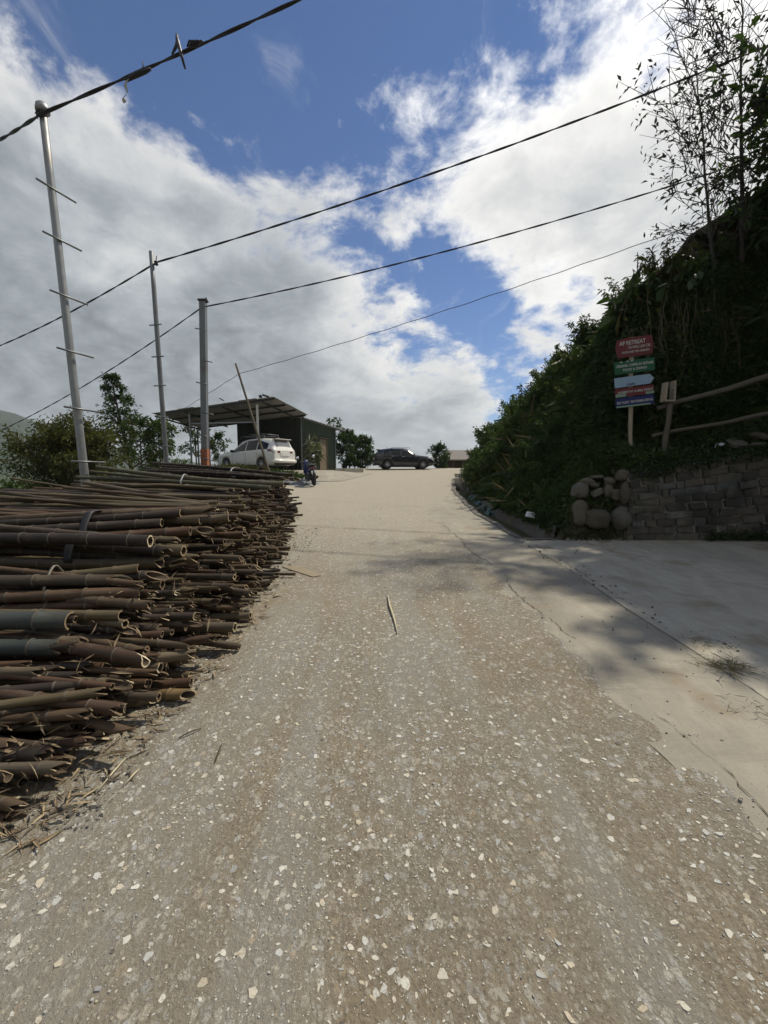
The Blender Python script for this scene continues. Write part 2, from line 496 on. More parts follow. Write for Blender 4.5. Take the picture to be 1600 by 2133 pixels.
def concrete_mat(tint, darker):
    def fn(t, bs):
        p = wpos(t)
        mp = t.new('ShaderNodeMapping'); t.put(mp.inputs[0], p); mp.inputs['Scale'].default_value = (1.6, 0.6, 1); mp.inputs['Rotation'].default_value = (0, 0, R(-18))
        big = t.noise(mp.outputs[0], 0.9, 6, 0.65, 0.4)
        mid = t.noise(mp.outputs[0], 5, 7, 0.68)
        fine = t.noise(p, 85, 4, 0.7)
        c = t.mix(t.maprange(big, 0.3, 0.7), [k * darker for k in tint], tint)
        c = t.mix(t.maprange(mid, 0.45, 0.75, 0, 0.5), c, [k * 1.25 for k in tint])
        c = t.mix(t.maprange(t.noise(p, 1.7, 5, 0.6), 0.55, 0.72, 0, 0.7), c, (0.20, 0.145, 0.085))
        sk = t.new('ShaderNodeMapping'); t.put(sk.inputs[0], p); sk.inputs['Scale'].default_value = (0.5, 3.0, 1); sk.inputs['Rotation'].default_value = (0, 0, R(14))
        c = t.mix(t.maprange(t.noise(sk.outputs[0], 1.6, 7, 0.7, 0.6), 0.50, 0.70, 0, 0.55), c, [k * 0.62 for k in tint])
        c = t.mix(t.maprange(t.noise(p, 0.7, 6, 0.7), 0.50, 0.66, 0, 0.45), c, [k * 0.66 for k in tint])
        c = t.mix(t.maprange(fine, 0.5, 0.8, 0, 0.4), c, [k * 0.55 for k in tint])
        speck = t.maprange(t.voro(p, 24, 'F1', 'Distance'), 0.10, 0.05)
        c = t.mix(t.math('MULTIPLY', speck, 0.7), c, (0.05, 0.045, 0.04))
        t.put(bs.inputs['Base Color'], c)
        bs.inputs['Roughness'].default_value = 0.88
        bs.inputs['Specular IOR Level'].default_value = 0.3
        bump(t, bs, t.math('ADD', t.math('MULTIPLY', mid, 1.0), t.math('MULTIPLY', fine, 0.5)), 0.008, 0.7)
    return fn
mat('concrete_warm', concrete_mat((0.30, 0.278, 0.228), 0.76))
mat('concrete_grey', concrete_mat((0.42, 0.39, 0.32), 0.72))
mat('concrete_dark', concrete_mat((0.17, 0.16, 0.14), 0.6))

def earth_mat(t, bs):
    p = wpos(t)
    n = t.noise(p, 1.4, 6, 0.65); f = t.noise(p, 18, 5, 0.7)
    c = t.mix(t.maprange(n, 0.35, 0.65), (0.055, 0.043, 0.029), (0.085, 0.069, 0.047))
    c = t.mix(t.maprange(f, 0.45, 0.75, 0, 0.7), c, (0.05, 0.04, 0.028))
    t.put(bs.inputs['Base Color'], c); bs.inputs['Roughness'].default_value = 0.95
    bump(t, bs, t.math('ADD', n, t.math('MULTIPLY', f, 0.6)), 0.06, 0.8)
mat('earth', earth_mat)
def terrain_mat(t, bs):
    p = wpos(t)
    sp = t.new('ShaderNodeSeparateXYZ'); t.put(sp.inputs[0], p)
    n = t.noise(p, 0.012, 6, 0.6); f = t.noise(p, 0.09, 6, 0.7); near = t.noise(p, 1.1, 6, 0.65)
    terr = t.math('FRACT', t.math('MULTIPLY', t.math('ADD', sp.outputs[2], t.math('MULTIPLY', n, 14)), 0.16))
    c = t.mix(t.maprange(n, 0.38, 0.6), (0.032, 0.050, 0.022), (0.060, 0.082, 0.034))
    c = t.mix(t.maprange(sp.outputs[2], -30, 10), c, (0.012, 0.021, 0.018))
    c = t.mix(t.maprange(terr, 0.55, 0.85, 0, 0.6), c, (0.05, 0.07, 0.03))
    c = t.mix(t.maprange(f, 0.48, 0.66), c, (0.03, 0.05, 0.024))
    d = t.vmath('LENGTH', p)
    c = t.mix(t.maprange(d, 30, 60), t.mix(near, (0.06, 0.075, 0.03), (0.12, 0.10, 0.062)), c)
    t.put(bs.inputs['Base Color'], c); bs.inputs['Roughness'].default_value = 0.95
    bs.inputs['Specular IOR Level'].default_value = 0.1
mat('valley_fields', terrain_mat)

# ------------------------------------------------------------------ terrain sheet to the horizon
na, nr = 288, 120
angs = np.linspace(-math.pi, math.pi, na, endpoint=False)
rad = np.concatenate([[0.01], np.geomspace(2.0, 4200.0, nr - 1)])
AA, RR = np.meshgrid(angs, rad)
X, Y = RR * np.sin(AA), RR * np.cos(AA)
Z = terrain_z(X, Y)
V = np.stack([X, Y, Z], -1).reshape(-1, 3)
i = np.arange(nr - 1)[:, None] * na; j = np.arange(na)[None, :]; j2 = (j + 1) % na
Fq = np.stack([i + j, i + j2, i + na + j2, i + na + j], -1).reshape(-1, 4)
ter = link('terrain', npmesh('terrain', V, Fq, 'valley_fields', smooth=True))
tag(ter, 'green valley floor and hillsides falling away behind the road', kind='structure')

def sheet(name, x0f, x1f, ys, nx, m, dz, kind='structure', label=None, relief=0.0, seed=1, skirt=0.0, fade=0.0):
    ys = np.asarray(ys, float)
    u = np.linspace(0, 1, nx)
    Xs = np.array([x0f(y) + (x1f(y) - x0f(y)) * u for y in ys]); Ys = np.repeat(ys[:, None], nx, 1)
    Zs = G(Ys) + dz + relief * field(Xs, Ys, 3.0, seed)
    if fade:
        Zs += -fade * np.clip(1 - (Xs - Xs[:, :1]) / 0.30, 0, 1) ** 1.5 * (1 + 0.9 * field(Xs, Ys, 9.0, 77)) 
    if skirt:
        Zs[:, 0] -= skirt; Zs[:, -1] -= skirt
    V = np.stack([Xs, Ys, Zs], -1).reshape(-1, 3)
    i = np.arange(len(ys) - 1)[:, None] * nx; j = np.arange(nx - 1)[None, :]
    Fq = np.stack([i + j, i + j + 1, i + nx + j + 1, i + nx + j], -1).reshape(-1, 4)
    o = link(name, npmesh(name, V, Fq, m, smooth=True))
    return tag(o, label, kind=kind)
YS = np.concatenate([np.arange(-8, 12, 0.2), np.arange(12, 62, 0.5)])
def jag(y, s, a): return a * float(field(np.array(y), np.array(0.0), s, 21))
sheet('road', lambda y: -9.5 if y < 34 else -4.0, lambda y: float(edge_r(y)) - 0.01, YS, 40, 'road_aggregate', 0.0, label='worn aggregate concrete road climbing ahead', relief=0.0015)
def crack_x(y): return float(np.interp(y, [-8, 2, 4.3, 8.2, 12, 16], [1.62, 1.52, 1.40, 1.12, 0.95, 1.1])) + jag(y, 3.0, 0.05) + jag(y, 9.0, 0.02)
sh_y = np.concatenate([np.arange(-2, 13, 0.04), [13.2]])
def sh_l(y): return crack_x(y) - 0.12 + max(0, (y - 9.0)) ** 2 * 0.06
shoulder = sheet('concrete_shoulder', sh_l, lambda y: max(float(edge_r(y)), sh_l(y) + 0.02), sh_y, 40, 'concrete_warm', 0.0065, label='smooth pale concrete strip along the right of the road', relief=0.0015, seed=2, fade=0.012)
drive = sheet('concrete_driveway', lambda y: 2.36 + jag(y, 2.0, 0.05), lambda y: 9.0, np.arange(-8, 6.96, 0.15), 24, 'concrete_grey', 0.012, label='grey concrete driveway in the shade before the block wall', relief=0.003, seed=6)

mat('crack_fill', lambda t, bs: (t.put(bs.inputs['Base Color'], t.mix(t.noise(wpos(t), 40), (0.05, 0.04, 0.03), (0.14, 0.11, 0.075))), setattr(bs.inputs['Roughness'], 'default_value', 1.0)))
def crack(pts, w, parent, seed, dz=0.0105):
    r = random.Random(seed)
    P = []
    for a, b in zip(pts, pts[1:]):
        n = max(2, int(math.dist(a, b) / 0.03))
        P += [(a[0] + (b[0] - a[0]) * k / n, a[1] + (b[1] - a[1]) * k / n) for k in range(n)]
    P.append(pts[-1])
    mb = MB(); vs = []; dx = 0
    for k, (x, y) in enumerate(P):
        dx = dx * 0.85 + r.gauss(0, 0.009)
        ww = 0.7 * w * r.uniform(0.05, 1.3) * min(1, k / 3 + .2, (len(P) - k) / 3)
        z = g(x, y) + dz
        vs += [(x + dx - ww, y, z), (x + dx + ww, y, z)]
    mb.add(vs, [(2 * k, 2 * k + 1, 2 * k + 3, 2 * k + 2) for k in range(len(P) - 1)])
    return mb.build('crack', 'crack_fill', parent)
crack([(sh_l(y) + 0.2, y) for y in np.arange(1.5, 2.4, .2)], 0.004, shoulder, 1)
crack([(sh_l(y) + 0.2, y) for y in np.arange(3.2, 5.2, .2)], 0.006, shoulder, 2)
crack([(sh_l(y) + 0.2, y) for y in np.arange(5.4, 8.6, .2)], 0.008, shoulder, 3)
crack([(2.75, 5.9), (2.95, 6.2), (3.3, 6.45), (3.9, 6.6)], 0.010, drive, 4, 0.018)
crack([(1.6, 2.9), (1.95, 2.75), (2.3, 2.6)], 0.004, shoulder, 5)

# ------------------------------------------------------------------ bank of earth on the right
bx = np.concatenate([np.arange(2.5, 6, 0.13), np.arange(6, 17.0, 0.24)]); by = np.concatenate([np.arange(-7, 6.8, 0.24), np.arange(6.8, 9.4, 0.1), np.arange(9.4, 24, 0.24), np.arange(24, 60, 0.6)])
BX, BY = np.meshgrid(bx, by)
Bb = bank_b(BX, BY)
BZ = np.where(Bb > -0.5, bank_z(BX, BY), G(BY) - 0.5)
idx = np.arange(BX.size).reshape(BX.shape)
ok = (np.maximum.reduce([Bb[:-1, :-1], Bb[1:, :-1], Bb[:-1, 1:], Bb[1:, 1:]]) > -0.25)
qs = np.stack([idx[:-1, :-1], idx[:-1, 1:], idx[1:, 1:], idx[1:, :-1]], -1)[ok]
BZc = np.where(Bb > -0.4, BZ, G(BY) - 0.3)
bank = link('earth_bank', npmesh('earth_bank', np.stack([BX, BY, BZc], -1).reshape(-1, 3), qs, 'earth', smooth=True))
tag(bank, 'steep dark earth bank on the right of the road', kind='structure')

# ------------------------------------------------------------------ roadside ditch
dy = np.concatenate([np.arange(7.02, 16, 0.25), np.arange(16, 30, 0.6)])
mb = MB(); vs = []
for y in dy:
    e = float(edge_r(y)); z = g(0, y)
    j1 = 0.02 * math.sin(y * 3.1) + 0.015 * math.sin(y * 7.7)
    prof = [(e - 0.12 + j1, z + 0.024), (e + 0.02 + j1, z + 0.018), (e + 0.05, z - 0.48), (e + 0.42, z - 0.48), (e + 0.56, z + 0.20 + 0.05 * math.sin(y * 1.3)), (e + 0.72, z + 0.22 + 0.05 * math.sin(y * 1.3)), (e + 0.9, z + 0.05)]
    vs += [(a, y, b) for a, b in prof]
n = 7
mb.add(vs, [(k * n + q, k * n + q + 1, (k + 1) * n + q + 1, (k + 1) * n + q) for k in range(len(dy) - 1) for q in range(n - 1)])
ditch = mb.build('ditch', 'concrete_dark')
tag(ditch, 'rough concrete drainage ditch between road and bank', kind='structure')
# end wall where the driveway crosses the ditch
mb = MB(); mb.box((2.85, 6.985, g(0, 6.98) - 0.22), (0.95, 0.10, 0.475))
mb.build('ditch_end_wall', 'concrete_dark', ditch)
# gutter apron running right from the culvert to the steps
mb = MB()
mb.add([(2.75, 7.03, g(0, 7) + 0.02), (4.1, 7.03, g(0, 7) + 0.03), (4.0, 7.25, g(0, 7) + 0.10), (3.0, 7.55, g(0, 7) + 0.16)], [(0, 1, 2, 3)])
mb.build('apron', 'earth', bank)
# ------------------------------------------------------------------ loose stones in the road surface
def stone_mat(t, bs):
    r = t.new('ShaderNodeNewGeometry').outputs['Random Per Island']
    c = t.ramp(r, [(0.0, (0.24, 0.245, 0.245)), (0.2, (0.42, 0.425, 0.41)), (0.5, (0.52, 0.51, 0.46)), (0.75, (0.40, 0.35, 0.26)), (0.93, (0.57, 0.56, 0.51)), (1.0, (0.06, 0.055, 0.05))])
    n = t.noise(wpos(t), 120, 5, 0.7)
    c = t.mix(t.maprange(n, 0.46, 0.72, 0, 0.7), c, (0.22, 0.185, 0.13))
    t.put(bs.inputs['Base Color'], c); bs.inputs['Roughness'].default_value = 0.85
    bump(t, bs, n, 0.004, 0.7)
mat('road_stone', stone_mat)
def stone_dark(t, bs):
    r = t.new('ShaderNodeNewGeometry').outputs['Random Per Island']
    t.put(bs.inputs['Base Color'], t.ramp(r, [(0.0, (0.07, 0.065, 0.058)), (0.6, (0.16, 0.145, 0.12)), (1.0, (0.30, 0.28, 0.24))])); bs.inputs['Roughness'].default_value = 0.9
mat('rubble_stone', stone_dark)
def stones(name, n, xf, ya, yb, smin, smax, power, lift, seed, label, m='road_stone', flat=0.22):
    r = np.random.default_rng(seed)
    y = ya + (yb - ya) * r.random(n) ** power
    u = r.random(n)
    x = np.array([xf(a, b) for a, b in zip(y, u)])
    keep = field(x, y, 2.2, 5) + 0.5 * field(x, y, 6.0, 6) + r.normal(0, 0.55, n) > -0.25
    x, y = x[keep], y[keep]; n = len(x)
    s = smin * (smax / smin) ** (r.random(n) ** 2.2)
    k = 6
    a0 = r.random(n) * 6.28
    ang = a0[:, None] + np.arange(k) * (2 * math.pi / k) + r.normal(0, 0.28, (n, k))
    el = r.uniform(0.55, 1.0, n)
    rr_ = s[:, None] * r.uniform(0.65, 1.1, (n, k))
    px, py = np.cos(ang) * rr_, np.sin(ang) * rr_ * el[:, None]
    rot = r.random(n) * 6.28
    c, sn = np.cos(rot)[:, None], np.sin(rot)[:, None]
    qx, qy = px * c - py * sn, px * sn + py * c
    h = s * r.uniform(0.5, 1.5, n) * flat
    tilt = r.normal(0, 0.10, (n, 2))
    zt = h[:, None] + tilt[:, :1] * qx + tilt[:, 1:] * qy
    base = np.array(G(y)) + lift
    top = np.stack([x[:, None] + qx * 0.86, y[:, None] + qy * 0.86, base[:, None] + zt], -1)
    bot = np.stack([x[:, None] + qx, y[:, None] + qy, np.repeat((base - 0.006)[:, None], k, 1)], -1)
    V = np.concatenate([top, bot], 1).reshape(-1, 3)
    i = (np.arange(n) * 2 * k)[:, None]
    tris = []
    for q in range(1, k - 1): tris.append(np.concatenate([i, i + q, i + q + 1], 1))
    for q in range(k):
        q2 = (q + 1) % k
        tris.append(np.concatenate([i + q, i + k + q, i + q2], 1)); tris.append(np.concatenate([i + q2, i + k + q, i + k + q2], 1))
    T = np.stack(tris, 1).reshape(-1, 3)
    o = link(name, npmesh(name, V, T, m))
    return tag(o, label, kind='stuff')
def road_x(y, u): return -3.0 + u * (crack_x(y) + 0.22 * u ** 6 + 3.0)
stones('road_gravel', 46000, road_x, -1.0, 11.0, 0.004, 0.023, 1.5, 0.0, 31, 'pale stone chips set in the worn road surface', flat=0.075)
stones('road_grit', 46000, road_x, -0.2, 7.0, 0.0025, 0.006, 1.6, 0.0, 32, 'fine grit strewn over the road', flat=0.6)
stones('shoulder_grit', 900, lambda y, u: crack_x(y) + u * (3.2 - crack_x(y)), 1.5, 7.0, 0.004, 0.012, 1.3, 0.004, 33, 'scattered pebbles on the concrete strip', flat=0.6, m='rubble_stone')
def drift(y, u): return 2.45 + (0.25 if y < 3.4 else 0.0) + (u - 0.5) ** 3 * 1.6
stones('driveway_edge_pebbles', 700, drift, 2.3, 7.0, 0.004, 0.02, 1.0, 0.010, 34, 'line of small pebbles and dirt where driveway meets strip', flat=0.7, m='rubble_stone')
stones('pile_side_gravel', 2600, lambda y, u: -1.95 + u ** 0.8 * 0.75, 1.55, 8.0, 0.004, 0.016, 1.6, 0.0, 35, 'dark loose gravel along the foot of the bamboo pile', flat=0.8, m='rubble_stone')

# ------------------------------------------------------------------ bamboo
def bamboo_mat(name, stops):
    def fn(t, bs):
        r = rnd(t)
        c = t.ramp(r, stops)
        co = objco(t)
        mp = t.new('ShaderNodeMapping'); t.put(mp.inputs[0], co); mp.inputs['Scale'].default_value = (1.2, 22, 22)
        st = t.noise(mp.outputs[0], 2.0, 6, 0.65)
        sp = t.noise(co, 5.0, 5, 0.7)
        c = t.mix(t.maprange(st, 0.35, 0.75, 0, 0.55), c, (0.045, 0.032, 0.022))
        c = t.mix(t.maprange(sp, 0.52, 0.75, 0, 0.6), c, (0.20, 0.175, 0.13))
        t.put(bs.inputs['Base Color'], t.mix(1.0, c, (0.60, 0.56, 0.51), 'MULTIPLY'))
        bs.inputs['Roughness'].default_value = 0.62
        bs.inputs['Specular IOR Level'].default_value = 0.35
        bump(t, bs, st, 0.004, 0.6)
    return mat(name, fn)
bamboo_mat('bamboo_brown', [(0.0, (0.075, 0.046, 0.030)), (0.25, (0.13, 0.072, 0.043)), (0.5, (0.14, 0.105, 0.066)), (0.7, (0.075, 0.060, 0.048)), (0.85, (0.20, 0.165, 0.11)), (1.0, (0.16, 0.14, 0.11))])
bamboo_mat('bamboo_dark', [(0.0, (0.026, 0.021, 0.018)), (0.5, (0.045, 0.034, 0.026)), (1.0, (0.062, 0.045, 0.034))])
bamboo_mat('bamboo_olive', [(0.0, (0.135, 0.110, 0.062)), (0.5, (0.16, 0.135, 0.075)), (1.0, (0.12, 0.092, 0.055))])
bamboo_mat('bamboo_blue', [(0.0, (0.055, 0.075, 0.078)), (1.0, (0.070, 0.088, 0.088))])
bamboo_mat('bamboo_green', [(0.0, (0.105, 0.115, 0.075)), (1.0, (0.13, 0.13, 0.085))])
bamboo_mat('bamboo_tan', [(0.0, (0.26, 0.18, 0.09)), (1.0, (0.28, 0.20, 0.10))])
def cutwood(t, bs):
    r = rnd(t)
    n = t.noise(objco(t), 30, 4, 0.7)
    c = t.ramp(r, [(0.0, (0.11, 0.075, 0.045)), (0.5, (0.19, 0.135, 0.08)), (0.85, (0.36, 0.28, 0.17)), (1.0, (0.62, 0.54, 0.38))])
    t.put(bs.inputs['Base Color'], t.mix(t.maprange(n, 0.4, 0.7, 0, 0.6), c, (0.10, 0.07, 0.045)))
    bs.inputs['Roughness'].default_value = 0.8
mat('bamboo_cut', cutwood)
plain('bamboo_node', (0.10, 0.085, 0.062), 0.85, var=0.5, scale=9)
plain('bamboo_inside', (0.055, 0.038, 0.024), 0.95, var=0.4, scale=20)

def pole_shape(mb, r, L, cut, seed, n=10, fine=True, xf=None, mats=(0, 1, 2)):
    """hollow cane along -X with its butt at the origin, nodes along it"""
    q = random.Random(seed)
    nodes = []; s = q.uniform(0.08, 0.22)
    while s < L - 0.05:
        nodes.append(s); s += q.uniform(0.22, 0.34)
    prof = []
    rad_at = lambda s: r * (1.0 - 0.32 * s / L)
    if fine:
        for s in nodes: prof += [(s - 0.016, 1.0), (s - 0.005, 1.15), (s + 0.007, 1.10), (s + 0.018, 0.985)]
    else:
        prof = [(L * 0.12, 1.0), (L * 0.5, 1.0)]
    prof.append((L, 1.0))
    bend = q.gauss(0, 0.018) * L; bend2 = q.gauss(0, 0.013) * L
    def pt(s, a, rr, dx=0.0):
        w = (s / L) * (1 - s / L) * 4
        return (-(s) + dx, math.cos(a) * rr + bend * w, math.sin(a) * rr + bend2 * w)
    A = [2 * math.pi * k / n for k in range(n)]
    a0 = q.uniform(0, 6.28)
    if cut == 'slant':
        k_ = q.uniform(0.5, 1.5) * r; off = [k_ * math.cos(a - a0) for a in A]
    elif cut == 'jag':
        off = [q.choice([-1.1, -0.5, 0.0, 0.3, 0.7]) * q.uniform(0.4, 1.1) * r for a in A]
    elif cut == 'notch':
        off = [(-2.2 * r * max(0, math.cos(a - a0)) ** 2) for a in A]
    else:
        off = [q.uniform(-0.08, 0.08) * r for a in A]
    o = len(mb.v)
    rings = [[pt(0, a, rad_at(0), d) for a, d in zip(A, off)]]
    lead = min(off) - 0.02
    prof = [(s, m) for s, m in prof if s > -lead]
    for s, m in prof: rings.append([pt(s, a, rad_at(s) * m) for a in A])
    vs = [p for R_ in rings for p in R_]
    fs = [(i * n + k, (i + 1) * n + k, (i + 1) * n + (k + 1) % n, i * n + (k + 1) % n) for i in range(len(rings) - 1) for k in range(n)]
    wt = q.uniform(0.60, 0.80)
    inner = [pt(0, a, rad_at(0) * wt, d * 0.97) for a, d in zip(A, off)]
    deep = [pt(0.16 + r * 2.5, a, r * wt * 0.95) for a in A]
    if xf: vs, inner, deep = [xf(p) for p in vs], [xf(p) for p in inner], [xf(p) for p in deep]
    mb.add(vs, fs, mats[0], True)
    if fine:
        o2 = len(mb.m) - len(fs)
        for i in range(len(rings) - 1):
            if i > 0 and i - 1 < len(prof) and prof[i - 1][1] > 1.12:
                for k in range(n): mb.m[o2 + i * n + k] = 3
    mb.add(vs[:n] + inner, [(k, (k + 1) % n, n + (k + 1) % n, n + k) for k in range(n)], mats[1], False)
    mb.add(inner + deep, [(k, (k + 1) % n, n + (k + 1) % n, n + k) for k in range(n)] + [tuple(range(n, 2 * n))], mats[2], True)
    e = vs[-n:]
    mb.add(e, [tuple(range(n))[::-1]], mats[1], False)

pole_meshes = {}
def pole_mesh(kind, cut, v):
    key = (kind, cut, v)
    if key not in pole_meshes:
        mb = MB(); pole_shape(mb, 0.05, 3.0, cut, hash((cut, v)) % 9999 if False else (len(cut) * 100 + v * 7 + 3), n=12)
        o = mb.build('bamboo_pole', [kind, 'bamboo_cut', 'bamboo_inside', 'bamboo_node'])
        me = o.data; bpy.data.objects.remove(o)
        pole_meshes[key] = me
    return pole_meshes[key]
def put_pole(butt, yaw, pitch, r, L, kind, cut, v, parent=None, roll=0.0):
    o = link('bamboo_pole', pole_mesh(kind, cut, v), parent)
    o.location = butt; o.rotation_euler = (roll, pitch, yaw); o.scale = (L / 3.0, r / 0.05, r / 0.05)
    return o

def pile_edge(y): return float(np.interp(y, [1.5, 2.0, 2.6, 3.6, 4.3, 6.8, 10.5, 11.6], [-1.66, -1.54, -1.50, -1.47, -1.46, -1.85, -2.55, -2.9]))
def pile_h(y): return float(np.interp(y, [1.45, 1.75, 2.3, 2.9, 3.35, 3.9, 5.5, 8.0, 10.5, 11.4, 11.8], [0.12, 0.24, 0.45, 0.65, 0.77, 0.91, 0.93, 0.88, 0.82, 0.55, 0.0]))
q = random.Random(42)
slots = []
y = 1.5
rows = []
z_layer = 0
layer_pitch = 0.052
for lay in range(21):
    y = 1.50 + (0.04 if lay % 2 else 0.0) + q.uniform(0, 0.03)
    while y < 11.7:
        r = q.uniform(0.017, 0.034)
        if q.random() < 0.05: r = q.uniform(0.036, 0.044)
        zc_ = 0.04 + lay * layer_pitch + q.gauss(0, 0.008)
        if zc_ + 0.03 < pile_h(y) + q.gauss(0, 0.02):
            slots.append((y, zc_, r))
        y += 2 * r * q.uniform(1.02, 1.22) + (0.05 if q.random() < 0.04 else 0)
# the bundles tied with straps take the top of the near stack: keep that space free
def in_bundle(y, zc_): return (2.95 < y < 4.05) and zc_ > pile_h(y) - 0.30
slots = [s for s in slots if not in_bundle(s[0], s[1])]
kinds_near = ['bamboo_brown'] * 6 + ['bamboo_dark'] * 4 + ['bamboo_olive'] * 2
cuts = ['flat', 'slant', 'jag', 'notch', 'jag', 'jag']
slots.sort(key=lambda s: s[0])
near, far_ = slots[:295], slots[295:]
def pose(y, zc_):
    hh = max(pile_h(y), 0.2)
    rel = zc_ / hh
    bx_ = pile_edge(y) - 0.55 * rel ** 1.4 * min(1, hh) + q.gauss(0, 0.17)
    if q.random() < 0.06: bx_ += q.uniform(0.05, 0.22)
    bz = g(0, y) + zc_
    return Vector((bx_, y, bz)), q.gauss(R(-2.5), R(6.5)) + (R(-9) if q.random() < .08 else 0), q.gauss(R(-0.2), R(2.3))
for k, (y, zc_, r) in enumerate(near):
    b, yaw, pit = pose(y, zc_)
    kind = q.choice(kinds_near); cut = q.choice(cuts)
    o = put_pole(b, yaw, pit, r, q.uniform(2.5, 3.1), kind, cut, q.randrange(5))
    rel = zc_ / max(pile_h(y), 0.2)
    look = {'bamboo_brown': 'reddish brown', 'bamboo_dark': 'blackened', 'bamboo_olive': 'olive tan'}[kind] + (' thin' if r < 0.030 else ' thick' if r > 0.041 else '')
    end = {'flat': 'round sawn end', 'slant': 'slanted cut end', 'jag': 'jagged broken end', 'notch': 'notched open end'}[cut]
    zone = 'at the near end' if y < 2.4 else 'low in the stack' if rel < 0.4 else 'halfway up the stack' if rel < 0.75 else 'beside the strapped bundles'
    tag(o, '%s bamboo pole with %s, %s' % (look, end, zone), 'bamboo pole', 'bamboo poles ' + zone)
mb = MB()
kf = ['brown', 'brown', 'dark', 'brown', 'olive']
for k, (y, zc_, r) in enumerate(far_):
    b, yaw, pit = pose(y, zc_)
    M = Matrix.Translation(b) @ Matrix.Rotation(yaw, 4, 'Z') @ Matrix.Rotation(pit, 4, 'Y')
    kk = q.choice(kf) if y < 7.5 else q.choice(['brown', 'dark', 'dark', 'dark'])
    pole_shape(mb, r, q.uniform(2.5, 3.0), q.choice(cuts), k, n=8, fine=False, xf=lambda p: tuple(M @ Vector(p)), mats=({'brown': 0, 'dark': 3, 'olive': 4}[kk], 1, 2))
farpile = mb.build('bamboo_stack', ['bamboo_brown', 'bamboo_cut', 'bamboo_inside', 'bamboo_dark', 'bamboo_olive'])
tag(farpile, 'long mass of stacked cut bamboo poles running up the roadside', kind='stuff')

# ---- strapped bundles lying on top of the near stack
plain('strap_black', (0.012, 0.012, 0.014), 0.55, var=0.3)
plain('cord_grey', (0.20, 0.18, 0.15), 0.8, var=0.3)
plain('cord_white', (0.48, 0.50, 0.52), 0.6, var=0.2)
def bundle(butt, yaw, pitch, offs, label, strap_at, strap_mat, strap_w, kinds, L=3.0, seed=0, flare=0.03, group='tied bundles of bamboo poles on the pile'):
    qq = random.Random(seed)
    root = empty('bamboo_bundle', butt); root.rotation_euler = (0, pitch, yaw)
    tag(root, label, 'bamboo bundle', group)
    for k, (oy, oz, r, dx) in enumerate(offs):
        put_pole((dx, oy, oz), qq.gauss(0, flare) - oy * 0.12, qq.gauss(0, 0.012) + oz * 0.1, r, L * qq.uniform(0.92, 1.0), kinds[k % len(kinds)], qq.choice(['flat', 'notch', 'slant', 'jag']), qq.randrange(5), root)
    # strap: closed band round the hull of the canes at that place
    pts = []
    for k in range(28):
        a = 2 * math.pi * k / 28
        d = Vector((math.cos(a), math.sin(a)))
        s = max(d.x * (oy + 0.03 * oy * 0) + d.y * oz + r * 1.06 for oy, oz, r, dx in offs)
        pts.append((d, s))
    ring = []
    for k in range(28):       # intersect neighbouring support lines
        (d1, s1), (d2, s2) = pts[k], pts[(k + 1) % 28]
        det = d1.x * d2.y - d1.y * d2.x
        ring.append(((s1 * d2.y - s2 * d1.y) / det, (d1.x * s2 - d2.x * s1) / det))
    mb = MB(); n = len(ring)
    vs = []
    for e, ex in ((-strap_w, 1.02), (strap_w, 1.02), (strap_w, 1.07), (-strap_w, 1.07)):
        for (a, b) in ring: vs.append((-strap_at + e + 0.35 * strap_w * a / 0.1, a * ex, b * ex + 0.003))
    for lv in range(4):
        l2 = (lv + 1) % 4
        mb.add([], [])
        for k in range(n):
            mb.f.append([lv * n + k, lv * n + (k + 1) % n, l2 * n + (k + 1) % n, l2 * n + k]); mb.m.append(0); mb.sm.append(True)
    mb.v = vs
    mb.build('strap', strap_mat, root)
    return root
topz = lambda y: g(0, y) + pile_h(y)
bundle((-1.72, 3.72, topz(3.72) + 0.005), R(5), R(-2.2),
       [(-0.12, -0.05, .042, 0.0), (-0.03, -0.06, .040, 0.10), (0.06, -0.05, .042, -0.12), (0.13, -0.03, .036, 0.2), (-0.08, 0.03, .040, -0.25), (0.01, 0.03, .044, 0.05), (0.09, 0.035, .038, 0.28), (-0.03, 0.105, .036, -0.1), (0.05, 0.11, .034, 0.12)],
       'upper bundle of brown bamboo held by a broad black strap, topmost on the pile', 0.86, 'strap_black', 0.030, ['bamboo_brown', 'bamboo_olive', 'bamboo_brown', 'bamboo_dark'], seed=2)
bundle((-1.66, 3.30, topz(3.30) - 0.06), R(-4), R(2.0),
       [(-0.12, -0.05, .044, -0.10), (-0.03, -0.06, .040, 0.0), (0.06, -0.05, .042, 0.1), (-0.10, 0.035, .040, -0.05), (-0.01, 0.03, .046, 0.04), (0.08, 0.03, .036, 0.0), (-0.05, 0.105, .030, -0.16), (0.03, 0.105, .030, -0.05)],
       'olive bundle of thin and thick bamboo with a black strap, second from top', 0.80, 'strap_black', 0.032, ['bamboo_olive', 'bamboo_brown', 'bamboo_olive', 'bamboo_dark', 'bamboo_olive'], seed=3)
bundle((-1.70, 2.90, topz(2.90) - 0.06), R(4), R(-1.6),
       [(-0.09, -0.04, .042, 0.0), (0.0, -0.05, .040, -0.12), (0.09, -0.04, .040, 0.06), (-0.05, 0.04, .042, -0.16), (0.04, 0.04, .038, 0.05), (0.0, 0.11, .032, -0.05)],
       'lower bundle of bamboo tied with a thin grey cord below the black straps', 0.62, 'cord_grey', 0.008, ['bamboo_brown', 'bamboo_dark', 'bamboo_olive'], seed=4)
